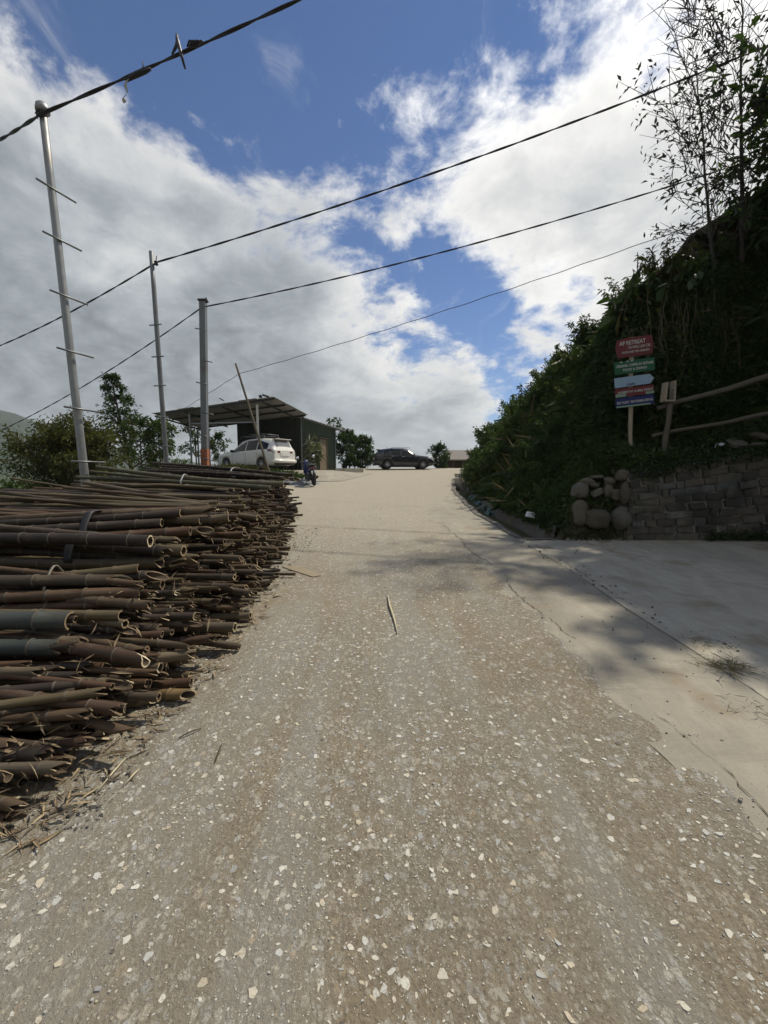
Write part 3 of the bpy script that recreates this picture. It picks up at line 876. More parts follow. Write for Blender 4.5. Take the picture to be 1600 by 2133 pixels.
bundle((-1.62, 6.0, topz(6.0) + 0.06), R(-7), R(3.4),
       [(-0.08, 0.0, .034, 0.0), (0.0, -0.01, .032, -0.3), (0.08, 0.0, .030, -0.1), (-0.02, 0.06, .042, 0.18)],
       'bundle of slim green bamboo tied with white cord on the middle of the pile', 1.35, 'cord_white', 0.010, ['bamboo_green'], L=3.1, seed=5, flare=0.01)
bundle((-2.0, 8.6, topz(8.6) + 0.06), R(-8), R(4.2),
       [(-0.10, 0.0, .040, 0.0), (0.0, -0.01, .044, 0.2), (0.10, 0.0, .040, -0.2), (-0.04, 0.075, .036, 0.0), (0.05, 0.08, .04, 0.1)],
       'blackened bamboo bundle with a white tie towards the far end of the pile', 1.2, 'cord_white', 0.012, ['bamboo_dark'], L=3.2, seed=6, flare=0.02)
# ---- single poles with a look of their own
o = put_pole((-1.20, 2.40, g(0, 2.4) + 0.055), R(-9), R(1.5), 0.034, 2.2, 'bamboo_tan', 'slant', 1)
tag(o, 'tan bamboo pole with open slanted cut sticking out onto the gravel', 'bamboo pole')
o = put_pole((-1.92, 2.45, g(0, 2.45) + 0.50), R(2), R(0.5), 0.058, 2.6, 'bamboo_blue', 'notch', 2)
tag(o, 'thick bluish grey bamboo pole with pale fresh notched end at left edge', 'bamboo pole')
o = put_pole((-1.93, 2.36, g(0, 2.36) + 0.375), R(1), R(0.3), 0.050, 2.6, 'bamboo_blue', 'jag', 3)
tag(o, 'dark bluish bamboo pole just below the notched bluish one', 'bamboo pole')
o = put_pole((-1.75, 3.05, g(0, 3.05) + 0.86), R(1), R(0.2), 0.046, 2.8, 'bamboo_dark', 'flat', 3)
tag(o, 'single black bamboo pole with round cut end between the two black straps', 'bamboo pole')
o = put_pole((-2.62, 9.0, topz(9.0) + 0.30), R(-35), R(-22), 0.040, 1.6, 'bamboo_dark', 'jag', 4)
tag(o, 'charred bamboo pole jutting up at a slant from the far end of the pile', 'bamboo pole')

# splinters, husks and torn leaves caught at the foot of the pile and between the butts
mat('splinter', lambda t, bs: (t.put(bs.inputs['Base Color'], t.ramp(t.new('ShaderNodeNewGeometry').outputs['Random Per Island'], [(0.0, (0.07, 0.05, 0.035)), (0.5, (0.17, 0.125, 0.075)), (1.0, (0.36, 0.29, 0.18))])), setattr(bs.inputs['Roughness'], 'default_value', 0.9)))
rs_ = np.random.default_rng(71); ns_ = 1500
ys_ = 1.5 + 9.5 * rs_.random(ns_) ** 1.6
onface = rs_.random(ns_) < 0.55
hs_ = np.array([pile_h(v) for v in ys_]); us_ = rs_.random(ns_)
xs_s = np.array([pile_edge(v) for v in ys_]) + np.where(onface, 0.02 - 0.5 * us_ ** 1.4 * np.minimum(1, hs_) + 0.10 * rs_.normal(size=ns_), 0.05 + 0.30 * rs_.random(ns_) ** 1.5)
zs_s = np.array(G(ys_)) + np.where(onface, hs_ * us_, 0.008)
Ds_ = unit(ns_, rs_) * np.where(onface[:, None], np.array([[1.0, 0.6, 0.5]]), np.array([[1.0, 1.0, 0.04]]))
o = link('bamboo_splinters', leaves_mesh('bamboo_splinters', np.stack([xs_s, ys_, zs_s], -1), Ds_, rs_.uniform(0.03, 0.14, ns_), 'splinter', width=0.12, fold=0.3, r=rs_))
tag(o, 'torn husks and splinters strewn along the foot of the bamboo pile', kind='stuff')
# ------------------------------------------------------------------ line poles
plain('galvanised', (0.26, 0.272, 0.28), 0.5, 0.6, var=0.22, scale=6, dirt=(0.20, 0.19, 0.18))
plain('steel_grey', (0.17, 0.18, 0.19), 0.5, 0.6, var=0.2, scale=5, dirt=(0.13, 0.12, 0.11))
plain('rust_red', (0.27, 0.095, 0.045), 0.85, var=0.35, scale=9, dirt=(0.12, 0.05, 0.03))
plain('steel_dark', (0.05, 0.052, 0.055), 0.5, 0.5, var=0.3)
plain('old_wood', (0.095, 0.08, 0.06), 0.85, var=0.35, scale=14, bmp=0.004)
plain('pale_wood', (0.30, 0.255, 0.19), 0.85, var=0.3, scale=14, bmp=0.004)
plain('cable_black', (0.012, 0.012, 0.014), 0.55, var=0.3)
plain('rag_pale', (0.34, 0.33, 0.28), 0.9, var=0.3)

def on_line(a, b, t): return Vector(a) + (Vector(b) - Vector(a)) * t
# round galvanised pole nearest the camera
b1 = at(188, 1060, 6.6); b1.z = g(0, 6.6) - 0.1
t1 = at(89, 232, 6.45)
p1 = empty('line_pole', (b1.x, b1.y, b1.z)); tag(p1, 'tall round galvanised steel pole with long step bars, nearest on the left', 'utility pole')
inv = Vector((b1.x, b1.y, b1.z))
mb = MB(); mb.tube([on_line(b1, t1, k / 8) - inv for k in range(9)], [0.063 - 0.015 * k / 8 for k in range(9)], 20); mb.build('shaft', 'galvanised', p1)
mb = MB(); mb.lathe([(0.0, 0.10), (0.045, 0.092), (0.078, 0.06), (0.088, 0.02), (0.088, -0.03), (0.06, -0.04)], t1 - inv + Vector((0, 0, 0.02)), n=20); mb.build('cap', 'galvanised', p1)
mb = MB()
for k in range(3): mb.tube([t1 - inv + Vector((-0.085, -0.03 + 0.02 * k, -0.05 - 0.02 * k)), t1 - inv + Vector((-0.02, -0.085, -0.06 - 0.02 * k)), t1 - inv + Vector((0.085, -0.02, -0.05 - 0.02 * k))], 0.008, 6)
mb.build('tie_wire', 'cable_black', p1)
axis1 = (t1 - b1).normalized()
for py in (398, 503, 620, 735, 853, 962):
    c = at(187 + (89 - 187) * (1045 - py) / (1045 - 220), py, 6.5) - inv
    d = Vector((0.33, 0.94, -0.02)).normalized()
    mb = MB(); mb.tube([c - d * 0.27 + Vector((0.06, 0, 0)), c + d * 0.27 + Vector((0.06, 0, 0))], 0.015, 8); mb.build('step_bar', 'steel_grey', p1)
# second, thin pole
def thin_pole(name, base_px, top_px, Y, r0, r1, label, rungs, rl, m, sq=False, lower=None, cat='utility pole', tilt=0.0):
    b = at(base_px[0], base_px[1], Y); tp = at(top_px[0], top_px[1], Y - 0.05)
    zb = max(g(0, Y), -5) - 0.15
    b = on_line(b, tp, (zb - b.z) / (tp.z - b.z))
    o = empty(name, b); tag(o, label, cat)
    mb = MB()
    if sq:
        mid = on_line(b, tp, lower) if lower else b
        mb.beam(mid - b, tp - b, r0 * 2, r0 * 2, up=(0, 1, 0)); mb.build('shaft', m, o, bevel=0.01)
        if lower:
            mb = MB(); mb.beam(Vector((0, 0, 0)), mid - b, r0 * 2.25, r0 * 2.25, up=(0, 1, 0)); mb.build('base_sleeve', 'rust_red', o, bevel=0.01)
    else:
        mb.tube([(tp - b) * (k / 8) for k in range(9)], [r0 + (r1 - r0) * k / 8 for k in range(9)], 14); mb.build('shaft', m, o)
    for py, dx in rungs:
        t = (base_px[1] - py) / (base_px[1] - top_px[1])
        c = at(base_px[0] + (top_px[0] - base_px[0]) * t, py, Y - 0.04) - b
        d = Vector((0.96, -0.22, tilt)).normalized()
        mb = MB(); mb.tube([c + d * (dx - rl) + Vector((0, -r0 * 0.8, 0)), c + d * (dx + rl) + Vector((0, -r0 * 0.8, 0))], 0.015, 8); mb.build('step_bar', 'steel_grey', o)
    return o, b, tp
p2, b2, t2 = thin_pole('line_pole', (351, 1020), (315, 524), 10.0, 0.058, 0.048, 'slim grey steel pole, second from the left, behind the bamboo pile', [(678, 0), (744, 0), (804, 0), (870, 0), (930, 0)], 0.16, 'steel_grey')
mb = MB(); mb.lathe([(0.02, -0.05), (0.05, -0.03), (0.03, 0.0), (0.05, 0.03), (0.02, 0.05)], t2 - b2 + Vector((0.11, -0.02, -0.26)), n=12); mb.tube([t2 - b2 + Vector((0.02, 0, -0.3)), t2 - b2 + Vector((0.1, -0.02, -0.27)), t2 - b2 + Vector((0.13, -0.02, -0.1))], 0.012, 6); mb.build('insulator', 'cable_black', p2)
p3, b3, t3 = thin_pole('line_pole', (428, 1000), (423, 628), 11.6, 0.080, 0.080, 'square grey steel post with rusty red foot in front of the carport', [(688, -0.05), (752, 0.12), (800, -0.05), (860, 0.14), (908, -0.06), (955, 0.1)], 0.17, 'steel_grey', sq=True, lower=0.30, tilt=-0.22)
mb = MB(); mb.box(t3 - b3 + Vector((0.0, 0, 0.02)), (0.22, 0.20, 0.04)); mb.tube([t3 - b3 + Vector((0.1, -0.08, -0.06)), t3 - b3 + Vector((0.16, -0.1, -0.02)), t3 - b3 + Vector((0.12, -0.1, 0.06))], 0.02, 6); mb.build('cable_clamp', 'cable_black', p3)
p4o, b4, t4 = thin_pole('wooden_pole', (566, 1000), (491, 757), 17.0, 0.052, 0.040, 'thin wooden pole leaning to the left in front of the white car', [], 0.1, 'old_wood')
p4o_b = b4

# ------------------------------------------------------------------ overhead cables
def cable(pts, r, label, seed, sag=0.10, strands=2, name='overhead_cable', extra=None):
    """twisted cable through points; straight spans get a little sag"""
    P = []
    for a, b in zip(pts, pts[1:]):
        a, b = Vector(a), Vector(b); n = max(6, int((b - a).length / 0.12))
        for k in range(n):
            t = k / n
            P.append(a + (b - a) * t + Vector((0, 0, -sag * 4 * t * (1 - t) * (b - a).length / 12)))
    P.append(Vector(pts[-1]))
    rr_ = random.Random(seed)
    mb = MB()
    for s in range(strands):
        Q = []
        for k, p in enumerate(P):
            a = k * 0.55 + 2 * math.pi * s / strands + rr_.gauss(0, 0.1)
            Q.append(p + Vector((0, math.cos(a), math.sin(a))) * r * 0.95)
        mb.tube(Q, r, 6)
    o = mb.build(name, 'cable_black')
    tag(o, label, 'cable')
    return o, P
def extend(a, b, f): return Vector(b) + (Vector(b) - Vector(a)) * f
A0, A1, A2 = at(0, 291, 7.6), at(84, 238, 6.37), at(622, 0, 6.2)
c1, P1 = cable([extend(A1, A0, 6), A0, A1, A2, extend(A1, A2, 1.2)], 0.0125, 'thickest overhead cable, with scraps caught on it, crossing the upper left', 1, sag=0.05)
B0, B1, Bm, B2 = at(0, 720, 13.0), at(327, 546, 9.9), at(960, 345, 9.6), at(1600, 95, 8.4)
c2, P2 = cable([extend(B1, B0, 3), B0, B1, B2, extend(B1, B2, 0.35)], 0.0110, 'twisted overhead cable from the slim second pole to the upper right tree', 2, sag=0.16)
C0, C1, C2 = at(0, 897, 17.0), at(421, 640, 11.5), at(1600, 322, 9.4)
c3, P3 = cable([extend(C1, C0, 2), C0, C1, C2, extend(C1, C2, 0.35)], 0.0100, 'overhead cable running from the square post across the middle of the sky', 3, sag=0.20)
E0, E1, E2 = at(300, 897, 24.0), at(497, 779, 17.0), at(1420, 478, 12.0)
c4, P4 = cable([extend(E1, E0, 1.2), E0, E1, E2, extend(E1, E2, 0.25)], 0.010, 'lowest and thinnest overhead cable, tied to the leaning wooden pole', 4, sag=0.10, strands=1)
# scraps on the nearest cable
cA = at(372, 103, 6.2); cB = at(270, 165, 6.2)
mb = MB()
mb.tube([cA + Vector((-0.02, 0, 0.20)), cA + Vector((0.0, -0.02, 0.08)), cA + Vector((0.04, -0.03, -0.06)), cA + Vector((0.09, -0.03, -0.26))], [0.008, 0.028, 0.024, 0.014], 6)
mb.tube([cA + Vector((-0.09, 0, -0.06)), cA + Vector((-0.03, 0, 0.04)), cA + Vector((0.0, 0, 0.18))], [0.012, 0.02, 0.006], 6)
o = mb.build('dead_twig', 'steel_dark'); tag(o, 'dark twig with crossed ends stuck on the nearest cable', 'twig')
mb = MB()
for k in range(5): mb.tube([cA + Vector((0.12 + 0.03 * k, 0, 0.03)), cA + Vector((0.16 + 0.04 * k, -0.02, 0.09)), cA + Vector((0.22 + 0.03 * k, 0, 0.09))], 0.014, 5)
o = mb.build('cable_joint_wrap', 'cable_black'); tag(o, 'knotted black wrapping on the nearest cable right of the twig', 'cable wrap')
mb = MB(); fl = [cB + Vector((-0.02, -0.01, 0.0)), cB + Vector((-0.05, -0.03, -0.10)), cB + Vector((-0.03, -0.02, -0.18)), cB + Vector((-0.09, -0.03, -0.27)), cB + Vector((-0.07, -0.02, -0.31))]
ws = [0.05, 0.035, 0.02, 0.03, 0.045]
vs = []
for p, w in zip(fl, ws): vs += [p + Vector((-w * .6, 0.006, 0)), p + Vector((w * .6, -0.006, 0.01))]
mb.add(vs, [(2 * k, 2 * k + 1, 2 * k + 3, 2 * k + 2) for k in range(4)], 0, True)
mb.add([Vector(v) + Vector((0, 0.004, 0)) for v in vs], [(2 * k, 2 * k + 2, 2 * k + 3, 2 * k + 1) for k in range(4)], 0, True)
o = mb.build('torn_tape', 'rag_pale'); tag(o, 'torn pale strip of tape dangling from the nearest cable', 'tape scrap')
mb = MB(); mb.tube([cB + Vector((-0.06, 0, -0.02)), cB + Vector((0.1, 0, 0.06)), cB + Vector((0.22, 0, 0.10)), cB + Vector((0.30, 0, 0.13))], [0.02, 0.036, 0.03, 0.018], 7); mb.tube([cB + Vector((0.2, -0.02, 0.1)), cB + Vector((0.21, -0.02, 0.2))], 0.008, 5)
o = mb.build('cable_joint_wrap', 'cable_black'); tag(o, 'bulging black joint on the nearest cable above the torn tape', 'cable wrap')

# ------------------------------------------------------------------ platform and carport with shed
PLAT = 1.53
def prism(mb, poly, z0, z1, mi=0):
    n = len(poly)
    zt = [z1] * n if not hasattr(z1, '__len__') else z1
    mb.add([(x, y, z0) for x, y in poly] + [(x, y, z) for (x, y), z in zip(poly, zt)],
           [tuple(range(n - 1, -1, -1)), tuple(range(n, 2 * n))] + [(k, (k + 1) % n, n + (k + 1) % n, n + k) for k in range(n)], mi)
mb = MB()
prism(mb, [(-10.6, 20.9), (-6.2, 20.6), (-4.2, 21.6), (-3.3, 26.5), (-3.0, 30.0), (-14.5, 31.0), (-13.8, 22.5)], 0.2, PLAT)
plat = mb.build('carport_slab', 'concrete_warm'); tag(plat, 'concrete slab under the carport and shed', kind='structure')
mb = MB()  # ramp from road to slab
mb.add([(-6.2, 20.58, PLAT - 0.004), (-4.18, 21.58, PLAT - 0.004), (-3.28, 26.4, PLAT - 0.004), (-0.8, 24.8, g(0, 24.8) + 0.012), (-2.0, 19.4, g(0, 19.4) + 0.012), (-5.2, 18.6, g(0, 18.6) + 0.05)], [(0, 5, 4), (0, 4, 1), (1, 4, 3), (1, 3, 2)])
tag(mb.build('ramp', 'concrete_warm'), 'pale concrete ramp from the road up to the carport', kind='structure')
# grassy spoil mound below the slab edge
def mound(name, cx, cy, rx, ry, h, m, label, seed):
    n = 22; U = np.linspace(-1, 1, n)
    XX, YY = np.meshgrid(U, U); rr = np.hypot(XX, YY)
    hz = h * np.clip(1 - rr ** 2, 0, 1) ** 0.8 * (1 + 0.35 * field(XX * 3, YY * 3, 1.5, seed)) - 0.05 * (rr > 0.98)
    Xw, Yw = cx + XX * rx, cy + YY * ry
    Zw = G(Yw) + hz
    V = np.stack([Xw, Yw, Zw], -1).reshape(-1, 3)
    idx = np.arange(n * n).reshape(n, n)
    q4 = np.stack([idx[:-1, :-1], idx[:-1, 1:], idx[1:, 1:], idx[1:, :-1]], -1).reshape(-1, 4)
    o = link(name, npmesh(name, V, q4, m, smooth=True)); return tag(o, label, kind='structure')
mound('earth_mound', -7.6, 19.6, 3.4, 1.8, 0.62, 'earth', 'brown earth mound below the carport slab', 4)
mound('earth_mound', -4.7, 18.4, 1.3, 0.9, 0.42, 'earth', 'small grassy mound at the foot of the leaning pole', 6)
plain('gravel_blue', (0.17, 0.18, 0.20), 0.9, var=0.5, scale=40, bmp=0.02)
mound('gravel_heap', -3.75, 17.9, 1.0, 0.6, 0.24, 'gravel_blue', 'low heap of bluish gravel beside the parked motorbike', 9)

def corr_mat(name, c1, c2, rust, rough=0.55, metal=0.3):
    def fn(t, bs):
        co = objco(t); n = t.noise(co, 1.6, 6, 0.65); f = t.noise(co, 14, 4, 0.7)
        c = t.mix(n, c1, c2)
        c = t.mix(t.maprange(t.math('ADD', n, t.math('MULTIPLY', f, 0.3)), 0.68, 0.86), c, rust)
        t.put(bs.inputs['Base Color'], c); bs.inputs['Roughness'].default_value = rough; bs.inputs['Metallic'].default_value = metal
    mat(name, fn)
corr_mat('roof_sheet', (0.20, 0.195, 0.18), (0.27, 0.26, 0.235), (0.14, 0.085, 0.05))
corr_mat('wall_sheet_green', (0.030, 0.062, 0.052), (0.045, 0.082, 0.068), (0.035, 0.04, 0.03), 0.6, 0.1)
corr_mat('wall_sheet_dark', (0.022, 0.030, 0.028), (0.032, 0.042, 0.038), (0.03, 0.025, 0.02), 0.65, 0.1)
def corrugated(name, A, B, C, D_, m, parent, org, waves, amp=0.022, thick=0.004):
    """wavy sheet on the quad A-B-C-D: waves along A->B, ridges run A->D"""
    A, B, C, D_ = [Vector(p) - Vector(org) for p in (A, B, C, D_)]
    nrm = (B - A).cross(D_ - A).normalized()
    n = waves * 6
    mb = MB(); vs = []
    for side in (0, 1):
        for k in range(n + 1):
            u = k / n; w = amp * math.sin(u * waves * 2 * math.pi) + (thick if side else 0)
            vs += [A + (B - A) * u + nrm * w, D_ + (C - D_) * u + nrm * w]
    N = 2 * (n + 1); fs = []
    for k in range(n):
        fs.append((2 * k, 2 * k + 1, 2 * k + 3, 2 * k + 2)); fs.append((N + 2 * k, N + 2 * k + 2, N + 2 * k + 3, N + 2 * k + 1))
    for e in (0, 1):
        fs += [(2 * k + e, 2 * k + 2 + e, N + 2 * k + 2 + e, N + 2 * k + e) for k in range(n)]
    mb.add(vs, fs, 0, True)
    return mb.build(name, m, parent)
C_ = at(570, 826, 21.5); L_ = at(318, 861, 24.2); R_ = at(642, 864, 25.0)
B_ = L_ + (R_ - C_)
org = Vector((C_.x, C_.y, PLAT))
cp = empty('carport', org); tag(cp, 'lean-to carport with low sheet roof on thin posts over the white car', 'carport')
ns = 8
for k in range(ns):
    u0, u1 = k / ns, (k + 1) / ns
    dz = Vector((0, 0, 0.012 * (k % 2) + (0.02 if k in (2, 6) else 0)))
    ov = Vector((L_ - C_)) * 0.008
    fr = (C_ - R_).normalized() * (0.10 if k in (1, 5) else 0.0)
    corrugated('roof_sheet', C_ + (L_ - C_) * u0 + dz + fr, C_ + (L_ - C_) * u1 + dz + ov + fr, R_ + (B_ - R_) * u1 + dz + ov, R_ + (B_ - R_) * u0 + dz, 'roof_sheet', cp, org, 7)
for v in (0.04, 0.34, 0.64, 0.96):
    a = C_ + (R_ - C_) * v - Vector((0, 0, 0.075)); b = L_ + (B_ - L_) * v - Vector((0, 0, 0.075))
    mb = MB(); mb.beam(a - org + (b - a) * 0.01, b - org - (b - a) * 0.02, 0.05, 0.09); mb.build('purlin', 'steel_dark', cp)
for u in (0.09, 0.40, 0.72, 0.98):
    a = C_ + (L_ - C_) * u - Vector((0, 0, 0.165)); b = R_ + (B_ - R_) * u - Vector((0, 0, 0.165))
    mb = MB(); mb.beam(a - org, b - org, 0.05, 0.085); mb.build('rafter', 'steel_dark', cp)
def postline(u, v, m, w=0.075, name='post'):
    p = C_ + (L_ - C_) * u; p2_ = R_ + (B_ - R_) * u; tpt = p + (p2_ - p) * v - Vector((0, 0, 0.21))
    mb = MB(); mb.box(Vector((tpt.x, tpt.y, (PLAT + tpt.z) / 2)) - org, (w, w, tpt.z - PLAT)); return mb.build(name, m, cp)
plain('white_post', (0.52, 0.52, 0.50), 0.6, var=0.15)
def u_at(px, v):   # share along the eave that shows at a pixel column
    best = min(((abs((lambda p: CX + F_PX * p.x / p.y)(C_ + (L_ - C_) * u + (R_ - C_) * v) - px), u) for u in np.linspace(0, 1, 401)))
    return best[1]
postline(u_at(541, 0.06), 0.06, 'white_post', 0.10)
postline(u_at(402, 0.06), 0.06, 'galvanised', 0.075)
postline(u_at(440, 0.95), 0.95, 'steel_dark', 0.075)
postline(u_at(372, 0.95), 0.95, 'steel_dark', 0.075)
mb = MB()
ua, ub = u_at(541, 0.06), u_at(402, 0.06)
pa = C_ + (L_ - C_) * ua + (R_ - C_) * 0.06; pb = C_ + (L_ - C_) * ub + (R_ - C_) * 0.06
mb.beam(Vector((pa.x, pa.y + 0.04, at(541, 879, pa.y).z)) - org, Vector((pb.x, pb.y + 0.04, at(402, 882, pb.y).z)) - org, 0.05, 0.06); mb.build('tie_beam', 'galvanised', cp)
mb = MB()  # loose scrap on the roof
pr = C_ + (L_ - C_) * 0.06; mb.box(pr - org + Vector((0, 0.1, 0.10)), (0.34, 0.2, 0.08), Matrix.Rotation(0.3, 3, 'Y')); mb.box(pr - org + Vector((-0.28, 0.1, 0.08)), (0.14, 0.14, 0.12), Matrix.Rotation(-0.4, 3, 'Y')); mb.box(pr - org + Vector((-2.6, 0.9, 0.06)), (0.25, 0.12, 0.05), Matrix.Rotation(0.5, 3, 'Y'))
mb.build('roof_weight', 'steel_dark', cp)

# shed
W0 = at(628, 978, 25.2); W1 = at(698, 978, 29.0); WL = at(497, 978, 26.9)
zt0, zt1 = at(628, 872, 25.2).z, at(698, 893, 29.0).z
org2 = Vector((W0.x, W0.y, PLAT))
shed = empty('shed', org2); tag(shed, 'dark green corrugated metal shed behind the carport', 'shed')
W0.z = W1.z = WL.z = PLAT
def walls(a, b, ta, tb, n, m):
    for k in range(n):
        u0, u1 = k / n, (k + 1) / n
        if (m == 'wall_sheet_green') and k == 2: continue
        p, q_ = a + (b - a) * u0, a + (b - a) * u1
        za, zb_ = ta + (tb - ta) * u0, ta + (tb - ta) * u1
        corrugated('wall_panel', p, q_, Vector((q_.x, q_.y, zb_)), Vector((p.x, p.y, za)), m, shed, org2, 5, 0.018)
walls(WL, W0, zt0 + 0.25, zt0, 5, 'wall_sheet_dark')
walls(W0, W1, zt0, zt1, 4, 'wall_sheet_green')
WB = W1 + (WL - W0); 
walls(W1, WB, zt1, zt1 + 0.2, 3, 'wall_sheet_dark'); walls(WB, WL, zt1 + .2, zt0 + .25, 3, 'wall_sheet_dark')
# doorway bay in the right wall
p, q_ = W0 + (W1 - W0) * 0.5, W0 + (W1 - W0) * 0.75
nr_ = Vector((W1 - W0)).cross(Vector((0, 0, 1))).normalized()
plain('door_wood', (0.135, 0.105, 0.07), 0.8, var=0.35, scale=10, bmp=0.003)
plain('frame_wood', (0.10, 0.082, 0.06), 0.85, var=0.3)
zdoor = PLAT + 2.05
mb = MB(); mb.beam(p - org2 + Vector((0, 0, 1.02)) + (q_ - p) * 0.08 - nr_ * 0.03, q_ - org2 + Vector((0, 0, 1.02)) - (q_ - p) * 0.08 - nr_ * 0.03, 0.05, 2.02); dr = mb.build('door', 'door_wood', shed)
mb = MB(); hp = p + (q_ - p) * 0.82 + nr_ * 0.02 - org2 + Vector((0, 0, 1.0)); mb.tube([hp, hp + nr_ * 0.06, hp + nr_ * 0.06 + Vector((0, 0, 0.14)), hp + Vector((0, 0, 0.14))], 0.01, 6); mb.build('handle', 'steel_grey', dr)
mb = MB()
for a in (p + (q_ - p) * 0.03, q_ - (q_ - p) * 0.03): mb.box(a - org2 + Vector((0, 0, 1.04)) + nr_ * 0.01, (0.07, 0.07, 2.08))
mb.beam(p - org2 + Vector((0, 0, 2.1)) + nr_ * 0.012, q_ - org2 + Vector((0, 0, 2.1)) + nr_ * 0.012, 0.075, 0.08); mb.build('door_frame', 'frame_wood', dr)
zp, zq = zt0 + (zt1 - zt0) * 0.5, zt0 + (zt1 - zt0) * 0.75
corrugated('wall_panel', Vector((p.x, p.y, zdoor + 0.09)), Vector((q_.x, q_.y, zdoor + 0.09)), Vector((q_.x, q_.y, zq)), Vector((p.x, p.y, zp)), 'wall_sheet_green', shed, org2, 5, 0.018)
for a, zt in ((W0, zt0), (W1, zt1)):
    mb = MB(); mb.box(Vector((a.x, a.y, (PLAT + zt) / 2)) - org2 + nr_ * 0.05, (0.07, 0.07, zt - PLAT)); mb.build('corner_post', 'steel_grey', shed)
# roof of the shed, sloping down to the right rear, with an eave
e0 = W0 + Vector((0, 0, zt0 - PLAT + 0.05)) - (W1 - W0).normalized() * 0.25 + nr_ * 0.35
e1 = at(720, 897, 29.6)
bk = (WL - W0)
for k in range(5):
    u0, u1 = k / 5, (k + 1) / 5 + 0.01
    corrugated('roof_sheet', e0 + (e1 - e0) * u0 + Vector((0, 0, .006 * (k % 2))), e0 + (e1 - e0) * u1 + Vector((0, 0, .006 * (k % 2))), e0 + (e1 - e0) * u1 + bk * 1.08 + Vector((0, 0, 0.3)), e0 + (e1 - e0) * u0 + bk * 1.08 + Vector((0, 0, 0.3)), 'roof_sheet', shed, org2, 4)
mb = MB(); mb.beam(e0 - org2 - Vector((0, 0, 0.07)), e1 - org2 - Vector((0, 0, 0.07)), 0.05, 0.08); mb.build('eave_beam', 'steel_dark', shed)
# block kerb right of the shed
mb = MB(); mb.box((-2.2, 26.2, g(0, 26.2) + 0.10), (1.9, 0.22, 0.30), Matrix.Rotation(0.5, 3, 'Z')); o = mb.build('low_block_kerb', 'concrete_grey', bevel=0.01); tag(o, 'low concrete kerb at the road edge right of the shed', 'kerb')
# ------------------------------------------------------------------ cars
def pchip(xs, ys, x):
    """smooth interpolation without overshoot"""
    xs, ys = list(xs), list(ys)
    if x <= xs[0]: return ys[0]
    if x >= xs[-1]: return ys[-1]
    d = [(ys[k + 1] - ys[k]) / (xs[k + 1] - xs[k]) for k in range(len(xs) - 1)]
    m = [d[0]] + [0 if d[k - 1] * d[k] <= 0 else 2 * d[k - 1] * d[k] / (d[k - 1] + d[k]) for k in range(1, len(d))] + [d[-1]]
    for k in range(len(xs) - 1):
        if x <= xs[k + 1]:
            h = xs[k + 1] - xs[k]; t = (x - xs[k]) / h
            return ((1 + 2 * t) * (1 - t) ** 2 * ys[k] + t * (1 - t) ** 2 * h * m[k] + t * t * (3 - 2 * t) * ys[k + 1] + t * t * (t - 1) * h * m[k + 1])
def paint(name, col, rough=0.28):
    def fn(t, bs):
        n = t.noise(objco(t), 3, 5, 0.6)
        t.put(bs.inputs['Base Color'], t.mix(t.maprange(n, 0.3, 0.75, 0, 0.35), col, [k * 0.8 + 0.02 for k in col]))
        bs.inputs['Roughness'].default_value = rough; bs.inputs['Coat Weight'].default_value = 0.6; bs.inputs['Coat Roughness'].default_value = 0.08
    mat(name, fn)
paint('paint_white', (0.66, 0.66, 0.63)); paint('paint_black', (0.012, 0.014, 0.020), 0.22)
plain('car_glass', (0.006, 0.007, 0.008), 0.08, var=0.1, spec=0.25)
plain('tyre_rubber', (0.016, 0.016, 0.017), 0.85, var=0.3)
plain('alloy', (0.50, 0.51, 0.52), 0.35, 0.8, var=0.1)
plain('alloy_dark', (0.03, 0.03, 0.032), 0.4, 0.5, var=0.2)
plain('trim_black', (0.014, 0.014, 0.015), 0.55, var=0.2)
plain('lamp_red', (0.12, 0.010, 0.010), 0.15, var=0.2, coat=0.8)
plain('lamp_clear', (0.55, 0.57, 0.60), 0.12, var=0.1, coat=0.8)
plain('plate_white', (0.62, 0.62, 0.60), 0.5, var=0.08)
plain('chrome', (0.65, 0.66, 0.67), 0.18, 0.95, var=0.05)

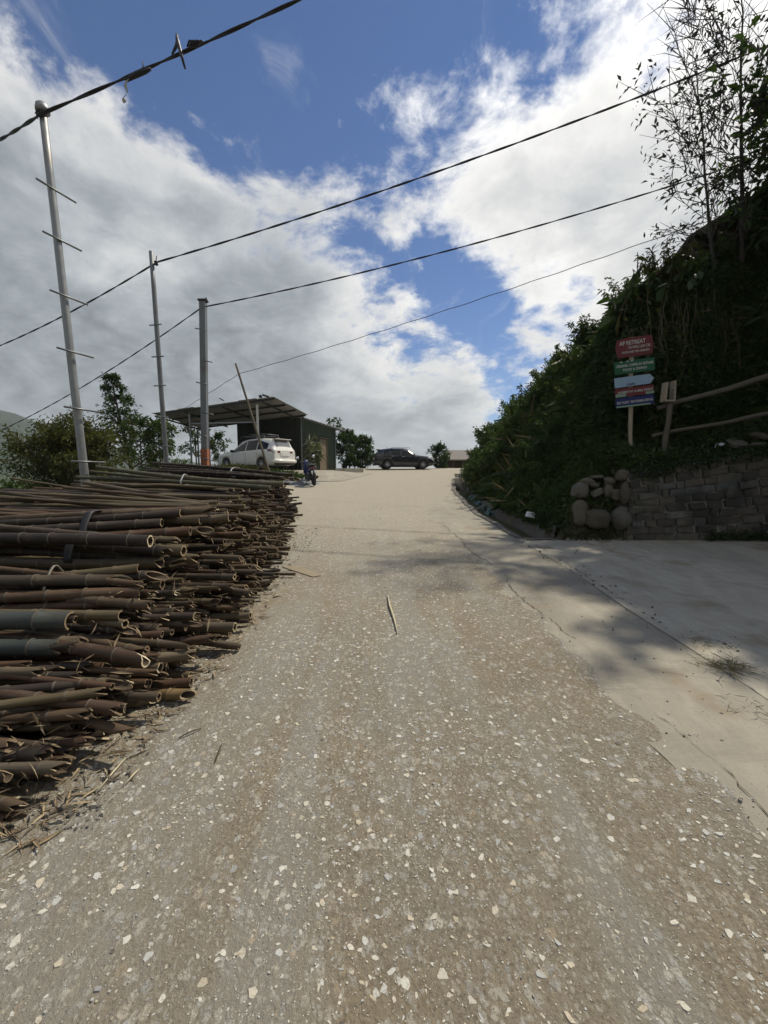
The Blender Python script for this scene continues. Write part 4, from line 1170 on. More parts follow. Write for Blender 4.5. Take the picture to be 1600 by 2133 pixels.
def make_car(name, label, S, body_m, roofrack):
    """S: dict of stations. x runs from the nose (0) to the tail (L)"""
    xs, L, hw = S['x'], S['x'][-1], S['hw']
    f = lambda key, x: pchip(xs, S[key], x)
    def ring(x):
        w = hw * f('w', x); zb, belt, top = f('zb', x), f('belt', x), f('top', x)
        rw = hw * f('rw', x)
        m = zb + (belt - zb) * 0.45
        return [(0, zb), (w * 0.55, zb), (w * 0.90, zb + 0.02), (w * 0.985, zb + 0.10), (w, m), (w * 0.995, belt - 0.10), (w * 0.975, belt), (rw + (w - rw) * 0.42, belt + (top - belt) * 0.52), (rw, top - 0.07 * min(1, (top - belt) / 0.4 + 0.2)), (rw * 0.90, top - 0.018), (rw * 0.5, top + 0.006), (0, top + 0.012)]
    NS = 64
    X_ = [L * k / NS for k in range(NS + 1)]
    root = empty(name); tag(root, label, 'car')
    mb = MB(); rings = []
    for x in X_:
        h = ring(x)
        rings.append([(L / 2 - x, y, z) for y, z in h] + [(L / 2 - x, -y, z) for y, z in h[-2:0:-1]])
    n = len(rings[0])
    vs = [p for r_ in rings for p in r_]
    mb.add(vs, [(i * n + k, (i + 1) * n + k, (i + 1) * n + (k + 1) % n, i * n + (k + 1) % n) for i in range(NS) for k in range(n)], 0, True)
    mb.f.append(list(range(n))); mb.m.append(0); mb.sm.append(False)
    mb.f.append(list(range(NS * n, NS * n + n))[::-1]); mb.m.append(0); mb.sm.append(False)
    body = mb.build('body', body_m, root)
    # wheel arches cut out of the shell
    cut = MB()
    for x in S['axles']:
        for s in (1, -1):
            prof = [(0.0, -0.16), (S['arch'], -0.16), (S['arch'], 0.2), (0.0, 0.2)]
            cut.lathe(prof, (L / 2 - x, s * (hw - 0.04), S['wr'] + 0.01), 'y', 28, smooth=False)
    co = cut.build('cutter', 'trim_black')
    bmx = bmesh.new(); bmx.from_mesh(co.data); bmesh.ops.remove_doubles(bmx, verts=bmx.verts, dist=1e-5); bmesh.ops.recalc_face_normals(bmx, faces=bmx.faces); bmx.to_mesh(co.data); bmx.free()
    bmx = bmesh.new(); bmx.from_mesh(body.data); bmesh.ops.recalc_face_normals(bmx, faces=bmx.faces); bmx.to_mesh(body.data); bmx.free()
    md = body.modifiers.new('cut', 'BOOLEAN'); md.operation = 'DIFFERENCE'; md.object = co; md.solver = 'EXACT'
    baked(body); bpy.data.objects.remove(co)
    body.data.materials.clear(); body.data.materials.append(MATS[body_m])
    # patches lying just off the shell
    def side_pt(x, t, s, off=0.016):
        h = ring(x)
        seq = h[6:9]
        y, z = (seq[0][0] + (seq[1][0] - seq[0][0]) * t * 2, seq[0][1] + (seq[1][1] - seq[0][1]) * t * 2) if t < .5 else (seq[1][0] + (seq[2][0] - seq[1][0]) * (t - .5) * 2, seq[1][1] + (seq[2][1] - seq[1][1]) * (t - .5) * 2)
        return (L / 2 - x, s * (y + off), z)
    def patch(nm, x0, x1, t0f, t1f, s, m, par, off=0.016, nx=24, nt=6):
        mb = MB(); vs = []
        for a in range(nx + 1):
            x = x0 + (x1 - x0) * a / nx; t0, t1 = t0f(a / nx), t1f(a / nx)
            vs += [side_pt(x, t0 + (t1 - t0) * b / nt, s, off) for b in range(nt + 1)]
        mb.add(vs, [(a * (nt + 1) + b, (a + 1) * (nt + 1) + b, (a + 1) * (nt + 1) + b + 1, a * (nt + 1) + b + 1) for a in range(nx) for b in range(nt)], 0, True)
        return mb.build(nm, m, par)
    for s in (1, -1):
        for (x0, x1, ta, tb) in S['windows']:
            patch('side_window', x0, x1, lambda u: 0.05, lambda u, ta=ta, tb=tb: ta + (tb - ta) * u, s, 'car_glass', root)
        # seams and handles
        for x in S['seams']:
            mb = MB(); pts = []
            for zz in np.linspace(0.12, 0.96, 9):
                h = ring(x); zb, belt = h[0][1], h[6][1]; z = zb + (belt - zb) * zz
                y = np.interp(z, [h[3][1], h[4][1], h[5][1], h[6][1]], [h[3][0], h[4][0], h[5][0], h[6][0]])
                pts.append((L / 2 - x, s * (y + 0.001), z))
            mb.tube(pts, 0.006, 5); mb.build('door_seam', 'trim_black', root)
        for x in S['handles']:
            h = ring(x); mb = MB(); mb.box((L / 2 - x, s * (h[5][0] + 0.012), h[5][1] + 0.02), (0.20, 0.03, 0.03)); mb.build('door_handle', body_m if S.get('hb') else 'chrome', root, bevel=0.008)
        h = ring(S['mirror']); mb = MB(); mb.box((L / 2 - S['mirror'], s * (h[6][0] + 0.13), h[6][1] + 0.06), (0.10, 0.22, 0.14), Matrix.Rotation(s * 0.15, 3, 'Z')); mb.build('wing_mirror', S['mirror_m'], root, bevel=0.03)
        # sill
        mb = MB(); x0, x1 = S['axles'][0] + 0.42, S['axles'][1] - 0.42; h = ring((x0 + x1) / 2)
        mb.box((L / 2 - (x0 + x1) / 2, s * (h[3][0] - 0.03), h[0][1] + 0.03), (x1 - x0, 0.08, 0.07)); mb.build('sill', 'trim_black', root, bevel=0.01)
        # lamps wrap round the corners
        mb = MB(); vs = []
        for a in range(9):
            x = L - 0.42 + 0.40 * a / 8
            h = ring(x); z0, z1 = h[6][1] - S['tl'][1], h[6][1] - S['tl'][0]
            for z in (z0, z1):
                y = np.interp(z, [h[4][1], h[5][1], h[6][1], h[7][1]], [h[4][0], h[5][0], h[6][0], h[7][0]])
                vs.append((L / 2 - x - (0.006 if a == 8 else 0), s * (y + 0.008), z))
        mb.add(vs, [(2 * a, 2 * a + 2, 2 * a + 3, 2 * a + 1) for a in range(8)], 0, True)
        hx = ring(L)
        tz = vs[-1][2]; bz = vs[-2][2]
        mb.add([(vs[-2][0], vs[-2][1], bz), (vs[-1][0], vs[-1][1], tz), (-L / 2 - 0.012, s * 0.36, tz - 0.015), (-L / 2 - 0.012, s * 0.36, bz + 0.02)], [(0, 1, 2, 3)])
        mb.build('tail_light', 'lamp_red', root)
        mb = MB(); vs = []
        for a in range(9):
            x = 0.04 + 0.5 * a / 8; h = ring(x)
            for dz_ in (0.15, 0.03):
                z = h[6][1] - dz_ * (1 - 0.4 * a / 8)
                y = np.interp(z, [h[4][1], h[5][1], h[6][1]], [h[4][0], h[5][0], h[6][0]])
                vs.append((L / 2 - x, s * (y + 0.008), z))
        mb.add(vs, [(2 * a, 2 * a + 2, 2 * a + 3, 2 * a + 1) for a in range(8)], 0, True); mb.build('headlight', 'lamp_clear', root)
    # windscreen and rear window as patches over the crown
    def crown(nm, x0, x1, m, k=0.86):
        mb = MB(); vs = []; nx, ny = 10, 8
        for a in range(nx + 1):
            x = x0 + (x1 - x0) * a / nx; h = ring(x)
            ys_ = [p_[0] for p_ in h[8:]][::-1]; zs_ = [p_[1] for p_ in h[8:]][::-1]
            for b in range(ny + 1):
                y = h[8][0] * k * (2 * b / ny - 1)
                vs.append((L / 2 - x, y, float(np.interp(abs(y), ys_, zs_)) + 0.022))
        mb.add(vs, [(a * (ny + 1) + b, a * (ny + 1) + b + 1, (a + 1) * (ny + 1) + b + 1, (a + 1) * (ny + 1) + b) for a in range(nx) for b in range(ny)], 0, True)
        return mb.build(nm, m, root)
    crown('windscreen', *S['ws'], 'car_glass'); crown('rear_window', *S['rw_x'], 'rear_glass')
    # tail: plate, bumper, spoiler
    zr = ring(L)
    zp = S['plate_z']
    mb = MB(); mb.box((-L / 2 - 0.02, 0, zp), (0.02, 0.42, 0.13)); mb.build('number_plate', 'plate_white', root)
    mb = MB(); mb.box((-L / 2 - 0.012, 0, zp + 0.02), (0.012, 0.70, 0.20)); mb.build('plate_recess', body_m, root, bevel=0.01)
    mb = MB(); mb.tube([(-L / 2 + 0.22, hw * 0.95, S['bz']), (-L / 2 - 0.02, hw * 0.80, S['bz']), (-L / 2 - 0.07, hw * 0.4, S['bz']), (-L / 2 - 0.075, 0, S['bz']), (-L / 2 - 0.07, -hw * 0.4, S['bz']), (-L / 2 - 0.02, -hw * 0.80, S['bz']), (-L / 2 + 0.22, -hw * 0.95, S['bz'])], [0.07, 0.10, 0.10, 0.10, 0.10, 0.10, 0.07], 10); mb.build('rear_bumper', body_m, root)
    mb = MB(); mb.tube([(-L / 2 + 0.06, hw * 0.82, S['bz'] - 0.13), (-L / 2 - 0.03, hw * 0.4, S['bz'] - 0.14), (-L / 2 - 0.03, -hw * 0.4, S['bz'] - 0.14), (-L / 2 + 0.06, -hw * 0.82, S['bz'] - 0.13)], 0.06, 8); mb.build('bumper_lip', 'trim_black', root)
    h = ring(S['rw_x'][0]); mb = MB(); mb.box((L / 2 - S['rw_x'][0] - 0.08, 0, h[11][1] + 0.005), (0.30, h[8][0] * 1.85, 0.035), Matrix.Rotation(0.10, 3, 'Y')); mb.build('spoiler', body_m, root, bevel=0.015)
    mb = MB(); mb.box((L / 2 + 0.005, 0, S['belt'][1] - 0.22), (0.03, hw * 1.1, 0.16)); mb.build('grille', 'trim_black', root)
    # wheels
    for x in S['axles']:
        for s in (1, -1):
            wr = S['wr']; c = (L / 2 - x, s * (hw - 0.115), wr)
            we = empty('wheel', c); we.parent = root
            mb = MB(); mb.lathe([(wr * 0.66, -0.10), (wr * 0.90, -0.105), (wr * 0.985, -0.08), (wr, 0.0), (wr * 0.985, 0.08), (wr * 0.90, 0.105), (wr * 0.66, 0.10)], axis='y', n=32); mb.build('tyre', 'tyre_rubber', we)
            mb = MB(); mb.lathe([(wr * 0.67, 0.10 * s), (wr * 0.62, 0.07 * s), (0.0, 0.04 * s)], axis='y', n=32, mi=1)
            for k in range(10):
                a = 2 * math.pi * k / 10
                p0 = Vector((math.cos(a) * 0.05, 0.075 * s, math.sin(a) * 0.05)); p1_ = Vector((math.cos(a + 0.12) * wr * 0.64, 0.088 * s, math.sin(a + 0.12) * wr * 0.64))
                mb.tube([p0, p1_], [0.018, 0.014], 6)
            mb.lathe([(0.0, 0.095 * s), (0.055, 0.09 * s), (0.06, 0.06 * s)], axis='y', n=14)
            mb.build('rim', ['alloy', 'alloy_dark'], we)
    # dark underside
    mb = MB(); mb.box((0, 0, S['zb'][4] + 0.0), (L * 0.8, hw * 1.5, 0.10)); mb.build('underbody', 'trim_black', root)
    if roofrack == 'rack':
        zt = S['rack_z']; rk = None
        mb = MB()
        for s in (1, -1): mb.tube([(0.55, s * 0.52, zt - 0.12), (0.50, s * 0.52, zt), (-1.25, s * 0.52, zt), (-1.3, s * 0.52, zt - 0.14)], 0.018, 8)
        for x in (0.4, -0.1, -0.6, -1.1): mb.tube([(x, -0.52, zt), (x, 0.52, zt)], 0.014, 8)
        for s in (1, -1): mb.tube([(-0.15, s * 0.52, zt + 0.09), (-1.25, s * 0.52, zt + 0.09)], 0.016, 8); mb.tube([(-0.15, s * .52, zt), (-0.15, s * .52, zt + .09)], .014, 6); mb.tube([(-1.25, s * .52, zt), (-1.25, s * .52, zt + .09)], .014, 6)
        mb.tube([(-0.15, -0.52, zt + 0.09), (-0.15, 0.52, zt + 0.09)], 0.014, 8); mb.tube([(-1.25, -0.52, zt + 0.09), (-1.25, 0.52, zt + 0.09)], 0.014, 8)
        mb.build('roof_rack', 'steel_grey', root)
    elif roofrack == 'rails':
        for s in (1, -1):
            zt = S['rack_z']; mb = MB(); mb.tube([(0.4, s * 0.56, zt - 0.06), (0.3, s * 0.56, zt), (-0.9, s * 0.55, zt), (-1.05, s * 0.55, zt - 0.07)], 0.016, 8); mb.build('roof_rail', 'steel_grey', root)
    mb = MB(); mb.tube([(-1.1, 0.0, S['rack_z'] - 0.05), (-1.35, 0.0, S['rack_z'] + 0.10)], [0.012, 0.004], 6); mb.build('aerial', 'trim_black', root)
    return root
plain('rear_glass', (0.05, 0.055, 0.06), 0.10, var=0.2, spec=1.0, coat=1.0)
mpv = dict(x=[0, .10, .35, .80, 1.15, 1.95, 2.5, 3.2, 3.9, 4.16, 4.36, 4.46],
           zb=[.36, .26, .22, .21, .21, .21, .21, .21, .22, .24, .28, .38],
           belt=[.66, .74, .83, .90, .94, .97, .99, 1.02, 1.05, 1.06, 1.05, .96],
           top=[.68, .78, .90, .99, 1.07, 1.57, 1.655, 1.675, 1.635, 1.58, 1.17, .99],
           w=[.78, .90, .97, 1.0, 1.0, 1.0, 1.0, 1.0, .985, .965, .92, .86], rw=[.70, .80, .84, .84, .82, .70, .70, .70, .69, .68, .72, .78],
           hw=.87, axles=[.84, 3.58], arch=.375, wr=.325, windows=[(1.46, 2.36, .28, .93), (2.43, 3.22, .93, .93), (3.29, 4.02, .92, .55)],
           seams=[1.36, 2.40, 3.26], handles=[2.25, 3.1], mirror=1.50, mirror_m='trim_black', tl=(-0.02, 0.11), ws=(1.22, 1.88), rw_x=(4.17, 4.345), plate_z=.80, bz=.46, rack_z=1.80, hb=True)
white_car = make_car('parked_car', 'white people carrier with roof rack parked under the carport', mpv, 'paint_white', 'rack')
WHITE_TH = R(59)
white_car.location = (-7.10, 23.0, PLAT + 0.002)
white_car.rotation_euler = (0, 0, R(90) + WHITE_TH)
suv = dict(x=[0, .08, .35, .85, 1.25, 2.0, 2.5, 3.1, 3.7, 3.95, 4.18, 4.30],
           zb=[.36, .26, .22, .21, .21, .21, .21, .21, .23, .26, .30, .42],
           belt=[.66, .76, .86, .91, .94, .96, .98, 1.01, 1.05, 1.06, 1.02, .92],
           top=[.68, .80, .92, .985, 1.04, 1.43, 1.50, 1.50, 1.45, 1.38, 1.12, .95],
           w=[.78, .90, .97, 1.0, 1.0, 1.0, 1.0, 1.0, .985, .965, .92, .84], rw=[.70, .80, .84, .84, .82, .70, .69, .68, .66, .66, .70, .76],
           hw=.89, axles=[.85, 3.45], arch=.385, wr=.335, windows=[(1.50, 2.42, .25, .93), (2.49, 3.2, .93, .92), (3.27, 3.72, .90, .45)],
           seams=[1.40, 2.45, 3.22], handles=[2.3, 3.08], mirror=1.55, mirror_m='paint_black', tl=(-0.02, 0.12), ws=(1.30, 1.94), rw_x=(3.93, 4.17), plate_z=.78, bz=.46, rack_z=1.55)
black_car = make_car('parked_car', 'black hatchback car standing sideways on the crest of the road', suv, 'paint_black', 'rails')
black_car.location = (1.42, 30.6, g(0, 30.6) + 0.004)
black_car.rotation_euler = (0, 0, R(8))

# ------------------------------------------------------------------ motorbike seen from behind
plain('bike_blue', (0.015, 0.022, 0.11), 0.25, var=0.15, coat=0.8)
def motorbike():
    m = empty('motorbike'); tag(m, 'dark blue and black motorbike on its stand facing away beside the gravel heap', 'motorbike')
    for x, nm in ((0.62, 'front_wheel'), (-0.62, 'rear_wheel')):
        we = empty(nm, (x, 0, 0.29)); we.parent = m
        mb = MB(); mb.lathe([(0.21, -0.035), (0.25, -0.05), (0.28, -0.035), (0.29, 0), (0.28, 0.035), (0.25, 0.05), (0.21, 0.035)], axis='y', n=28); mb.build('tyre', 'tyre_rubber', we)
        mb = MB(); mb.lathe([(0.215, -0.02), (0.195, -0.015), (0.195, 0.015), (0.215, 0.02)], axis='y', n=28)
        for k in range(6): mb.tube([(0, 0, 0), (0.2 * math.cos(k * math.pi / 3), 0, 0.2 * math.sin(k * math.pi / 3))], 0.014, 6)
        mb.lathe([(0.0, -0.05), (0.05, -0.05), (0.05, 0.05), (0.0, 0.05)], axis='y', n=14); mb.build('rim', 'alloy_dark', we)
    mb = MB(); mb.tube([(-0.75, 0, 0.72), (-0.35, 0, 0.66), (-0.05, 0, 0.50), (0.20, 0, 0.48), (0.42, 0, 0.70)], [0.05, 0.11, 0.12, 0.09, 0.06], 10); mb.build('body', 'bike_blue', m)
    mb = MB(); mb.tube([(-0.62, 0, 0.79), (-0.3, 0, 0.80), (0.0, 0, 0.75), (0.12, 0, 0.70)], [0.09, 0.12, 0.11, 0.05], 10); s = mb.build('seat', 'trim_black', m); s.scale = (1, 1, 1)
    mb = MB(); mb.box((0.45, 0, 0.72), (0.10, 0.30, 0.42), Matrix.Rotation(-0.35, 3, 'Y'), taper=0.7); mb.build('leg_shield', 'bike_blue', m, bevel=0.03)
    mb = MB(); mb.tube([(0.62, 0.07, 0.29), (0.45, 0.07, 0.75)], 0.022, 8); mb.tube([(0.62, -0.07, 0.29), (0.45, -0.07, 0.75)], 0.022, 8); mb.build('fork', 'steel_grey', m)
    mb = MB(); mb.tube([(0.28, 0.34, 1.0), (0.36, 0.18, 1.02), (0.42, 0, 0.96), (0.36, -0.18, 1.02), (0.28, -0.34, 1.0)], 0.018, 8); mb.build('handlebar', 'trim_black', m)
    mb = MB(); mb.lathe([(0.0, 0.10), (0.09, 0.08), (0.12, 0.0), (0.08, -0.08), (0.0, -0.10)], (0.46, 0, 0.96), 'x', 16); mb.build('headlamp_cowl', 'bike_blue', m)
    for s in (1, -1):
        mb = MB(); mb.tube([(0.34, s * 0.22, 1.02), (0.36, s * 0.27, 1.13), (0.36, s * 0.31, 1.17)], 0.008, 6); a = mb.build('mirror_stalk', 'trim_black', m)
        mb = MB(); mb.lathe([(0.0, -0.012), (0.062, -0.008), (0.066, 0.006), (0.0, 0.012)], (0.35, s * 0.34, 1.19), 'x', 16); mb.build('mirror', 'chrome', m)
        mb = MB(); mb.tube([(-0.62, s * 0.07, 0.29), (-0.4, s * 0.10, 0.62)], 0.025, 8); mb.build('shock_absorber', 'steel_dark', m)
    mb = MB(); mb.tube([(0.1, -0.12, 0.26), (-0.3, -0.14, 0.26), (-0.75, -0.15, 0.36)], [0.03, 0.045, 0.05], 10); mb.build('exhaust', 'steel_dark', m)
    mb = MB(); mb.box((0.05, 0, 0.33), (0.36, 0.22, 0.24)); mb.build('engine', 'steel_dark', m, bevel=0.03)
    mb = MB(); mb.tube([(-0.62, 0, 0.62), (-0.86, 0, 0.56), (-0.98, 0, 0.40)], [0.09, 0.07, 0.05], 8); mb.build('rear_mudguard', 'trim_black', m)
    mb = MB(); mb.box((-0.90, 0, 0.55), (0.015, 0.19, 0.14), Matrix.Rotation(0.35, 3, 'Y')); mb.build('number_plate', 'plate_white', m)
    mb = MB(); mb.box((-0.79, 0, 0.72), (0.06, 0.20, 0.07)); mb.build('tail_light', 'lamp_red', m, bevel=0.02)
    mb = MB(); mb.tube([(-0.55, 0.12, 0.86), (-0.82, 0.11, 0.87), (-0.88, 0, 0.87), (-0.82, -0.11, 0.87), (-0.55, -0.12, 0.86)], 0.014, 8); mb.build('grab_rail', 'steel_grey', m)
    mb = MB(); mb.tube([(-0.05, 0.12, 0.24), (-0.10, 0.30, 0.012)], 0.014, 6); mb.build('side_stand', 'steel_dark', m)
    return m
bike = motorbike()
bp = at(648, 1008, 17.3)
bike.location = (bp.x, 17.3, g(0, 17.3) + 0.0)
bike.rotation_euler = (R(-7), 0, R(90 + 22))
# ------------------------------------------------------------------ block retaining wall
def block_mat(t, bs):
    r = t.new('ShaderNodeObjectInfo').outputs['Random']
    p = wpos(t)
    n = t.noise(p, 9, 6, 0.7); m_ = t.noise(p, 1.6, 4, 0.6)
    c = t.ramp(r, [(0.0, (0.060, 0.054, 0.046)), (0.4, (0.10, 0.088, 0.071)), (0.75, (0.125, 0.112, 0.09)), (0.93, (0.10, 0.103, 0.103)), (1.0, (0.19, 0.178, 0.155))])
    c = t.mix(t.maprange(n, 0.45, 0.72, 0, 0.7), c, (0.055, 0.05, 0.045))
    c = t.mix(t.maprange(m_, 0.44, 0.62, 0, 0.75), c, (0.026, 0.027, 0.024))
    c = t.mix(t.maprange(t.noise(p, 3.1, 5, 0.7), 0.58, 0.72, 0, 0.6), c, (0.035, 0.05, 0.025))
    t.put(bs.inputs['Base Color'], c); bs.inputs['Roughness'].default_value = 0.95
    bump(t, bs, n, 0.02, 0.8)
mat('wall_block', block_mat)
plain('mortar', (0.20, 0.19, 0.17), 0.95, var=0.6, scale=7, bmp=0.01, dirt=(0.05, 0.05, 0.045))
wall = empty('block_wall', (4.07, WALL_Y, g(0, WALL_Y))); tag(wall, 'rough grey block retaining wall rising to the right behind the driveway', 'wall')
NC, WX0, WX1 = 10, 4.07, 8.2
zr0 = g(0, WALL_Y)
mb = MB()
xs_ = np.linspace(WX0 + 0.01, WX1, 24)
fr = [(x - 4.07, 0.035, -0.05) for x in xs_] + [(x - 4.07, 0.035, float(wall_top(x)) - 0.012) for x in xs_]
bk_ = [(a, 0.20, c) for a, b, c in fr]
n = 24
mb.add(fr + bk_, [(k, k + 1, n + k + 1, n + k) for k in range(n - 1)] + [(n + k, n + k + 1, 3 * n + k + 1, 3 * n + k) for k in range(n - 1)] + [(0, n, 3 * n, 2 * n)])
mb.build('mortar_core', 'mortar', wall)
blk = []
for v in range(5):
    qb = random.Random(v)
    bm = bmesh.new(); bmesh.ops.create_cube(bm, size=1.0)
    for vv in bm.verts: vv.co += Vector((qb.gauss(0, .05), qb.gauss(0, .12), qb.gauss(0, .09)))
    bmesh.ops.bevel(bm, geom=list(bm.edges), offset=0.06, segments=1, affect='EDGES')
    me = bpy.data.meshes.new('block'); bm.to_mesh(me); bm.free(); me.materials.append(MATS['wall_block']); blk.append(me)
qb = random.Random(9)
for c in range(NC):
    x = WX0 - (0.0 if c % 2 else 0.15)
    while x < WX1 - 0.1:
        L = qb.uniform(0.20, 0.42) if qb.random() > 0.22 else qb.uniform(0.10, 0.2)
        xa, xb = max(x, WX0), min(x + L, WX1)
        if xb - xa > 0.07:
            xm = (xa + xb) / 2; h = float(wall_top(xm)) / NC
            z0 = float(wall_top(xm)) * c / NC
            sl = (float(wall_top(xb)) - float(wall_top(xa))) / (xb - xa) * (c + 0.5) / NC
            o = link('block', qb.choice(blk), wall)
            o.location = (xm - 4.07, 0.04 + qb.gauss(0, 0.005), z0 + h / 2 + qb.gauss(0, 0.003))
            o.rotation_euler = (0, -math.atan(sl) + qb.gauss(0, 0.012), qb.gauss(0, 0.015))
            o.scale = (xb - xa - qb.uniform(0.008, 0.03), 0.10 + qb.uniform(-0.02, 0.015), h - qb.uniform(0.010, 0.032))
        x += L

# ------------------------------------------------------------------ boulders
def rock_mesh(seed, m, sub=3, rough=0.21):
    bm = bmesh.new(); bmesh.ops.create_icosphere(bm, subdivisions=sub, radius=1.0)
    r = np.random.default_rng(seed)
    ks = [(r.normal(size=3), r.uniform(0.8, 4.6), r.uniform(0, 6.28)) for _ in range(12)]
    for v in bm.verts:
        p = np.array(v.co); d = sum(math.sin(float(np.dot(p, k[0])) * k[1] + k[2]) for k in ks) / 9.5
        f = 1 + rough * 2.2 * d
        v.co = v.co * f
        for ax in range(3): v.co[ax] = math.copysign(abs(v.co[ax]) ** 0.88, v.co[ax])
    for f in bm.faces: f.smooth = True
    me = bpy.data.meshes.new('boulder'); bm.to_mesh(me); bm.free(); me.materials.append(MATS[m]); return me
def rockmat(t, bs):
    r = t.new('ShaderNodeObjectInfo').outputs['Random']; co = objco(t)
    n = t.noise(co, 3.0, 7, 0.7); f = t.noise(co, 14, 5, 0.7)
    c = t.ramp(r, [(0.0, (0.075, 0.064, 0.045)), (0.5, (0.115, 0.098, 0.068)), (1.0, (0.105, 0.10, 0.086))])
    c = t.mix(t.maprange(n, 0.42, 0.7, 0, 0.6), c, (0.085, 0.07, 0.05)); c = t.mix(t.maprange(f, 0.5, 0.75, 0, 0.4), c, (0.06, 0.055, 0.04))
    t.put(bs.inputs['Base Color'], c); bs.inputs['Roughness'].default_value = 0.9; bump(t, bs, t.math('ADD', n, t.math('MULTIPLY', f, .4)), 0.03, 0.7)
mat('boulder_stone', rockmat)
rocks = [rock_mesh(k, 'boulder_stone') for k in range(5)]
def boulder(px, py, Y, w, h, label, k, group=None, rz=0.0, d=None):
    p = at(px, py, Y); o = link('boulder', rocks[k % 5])
    o.location = p; o.scale = (w / 2 * 0.93, (d or (w + h) / 2) / 2 * 0.93, h / 2 * 0.93); o.rotation_euler = (0, rz, k * 1.3)
    return tag(o, label, 'boulder', group)
boulder(1206, 1073, 6.98, 0.30, 0.44, 'upright tan boulder, left of the three largest at the foot of the steps', 0, d=.3)
boulder(1242, 1079, 6.93, 0.50, 0.38, 'widest rounded boulder, middle of the three at the foot of the steps', 1, d=.45)
boulder(1292, 1080, 6.92, 0.36, 0.42, 'big lumpy boulder at the foot of the steps touching the block wall', 2, d=.36)
boulder(1208, 1022, 7.12, 0.28, 0.36, 'dark squat boulder at the left of the second row on the steps', 3)
boulder(1267, 1022, 7.05, 0.17, 0.27, 'narrow boulder in the middle of the second row on the steps', 4)
boulder(1284, 1030, 7.0, 0.18, 0.24, 'small round boulder second from the wall on the steps', 1)
boulder(1302, 1028, 6.88, 0.17, 0.40, 'tall thin upright boulder against the left end of the block wall', 2, d=.2)
boulder(1243, 1028, 7.04, 0.26, 0.12, 'pale flat slanting stone lying on the second step', 0, rz=-0.5)
boulder(1238, 1012, 7.12, 0.22, 0.12, 'small dark slanting stone behind the pale flat one on the steps', 3, rz=-0.45)
boulder(1222, 1004, 7.2, 0.28, 0.15, 'brown low stone at the left of the third row on the steps', 2)
boulder(1240, 993, 7.25, 0.34, 0.10, 'long thin pale stone slab high on the steps', 4)
boulder(1269, 1003, 7.14, 0.24, 0.18, 'grey angular stone in the third row on the steps', 1, rz=-.3)
boulder(1280, 984, 7.28, 0.16, 0.10, 'small pale stone at the top of the steps', 0)
boulder(1297, 990, 7.05, 0.24, 0.26, 'dark rounded stone at the top corner beside the block wall', 3)
boulder(1535, 924, 7.15, 0.40, 0.14, 'long low stone leaning on top of the block wall', 1, rz=-0.35, d=.3)
boulder(1580, 910, 7.25, 0.36, 0.16, 'rounded stone on top of the wall at the right edge', 2, rz=-0.3, d=.3)
boulder(1575, 930, 7.08, 0.34, 0.14, 'grey stone sitting low on the wall top at the right edge', 3, rz=-0.3, d=.25)
stones('step_rubble', 300, lambda y, u: 3.05 + u * 1.0, 6.70, 6.98, 0.008, 0.045, 0.5, 0.012, 44, 'broken stones and rubble below the boulder steps', flat=0.7, m='rubble_stone')

# ------------------------------------------------------------------ sign post with five boards
def text_mesh(txt, size, m, width=None):
    cu = bpy.data.curves.new('txt', 'FONT'); cu.body = txt; cu.size = size; cu.align_x = 'CENTER'; cu.align_y = 'CENTER'; cu.extrude = 0.0015; cu.resolution_u = 3; cu.offset = size * 0.012
    o = bpy.data.objects.new('txt', cu); COL.objects.link(o)
    bpy.context.view_layer.update()
    dg = bpy.context.evaluated_depsgraph_get()
    me = bpy.data.meshes.new_from_object(o.evaluated_get(dg)); bpy.data.objects.remove(o)
    if width:
        xs = [v.co.x for v in me.vertices]; k = width / max(1e-6, max(xs) - min(xs))
        for v in me.vertices: v.co.x *= k
    me.materials.clear(); me.materials.append(MATS[m]); return me
plain('board_red', (0.13, 0.016, 0.02), 0.7, var=0.3, dirt=(0.10, 0.03, 0.03))
plain('board_green', (0.008, 0.085, 0.042), 0.7, var=0.3)
plain('board_blue_pale', (0.24, 0.34, 0.46), 0.7, var=0.15)
plain('board_navy', (0.010, 0.014, 0.10), 0.7, var=0.3)
plain('board_mint', (0.19, 0.29, 0.22), 0.75, var=0.3)
plain('letter_white', (0.50, 0.50, 0.48), 0.7, var=0.1)
plain('letter_black', (0.015, 0.015, 0.018), 0.7, var=0.1)
SY = 7.5
sb = at(1316, 948, SY)
sign = empty('sign_post', (sb.x, sb.y, sb.z - 0.15)); tag(sign, 'wooden post with five hand painted direction boards on the bank', 'sign')
so = Vector(sign.location)
mb = MB(); tp_ = at(1318, 702, SY) - so; mb.tube([tp_ * (k / 8) + Vector((0.006 * math.sin(k * 2.1), 0.035, 0)) for k in range(9)], 0.036, 10); mb.build('post', 'pale_wood', sign)
YAW = R(-9); ROLL = R(6)
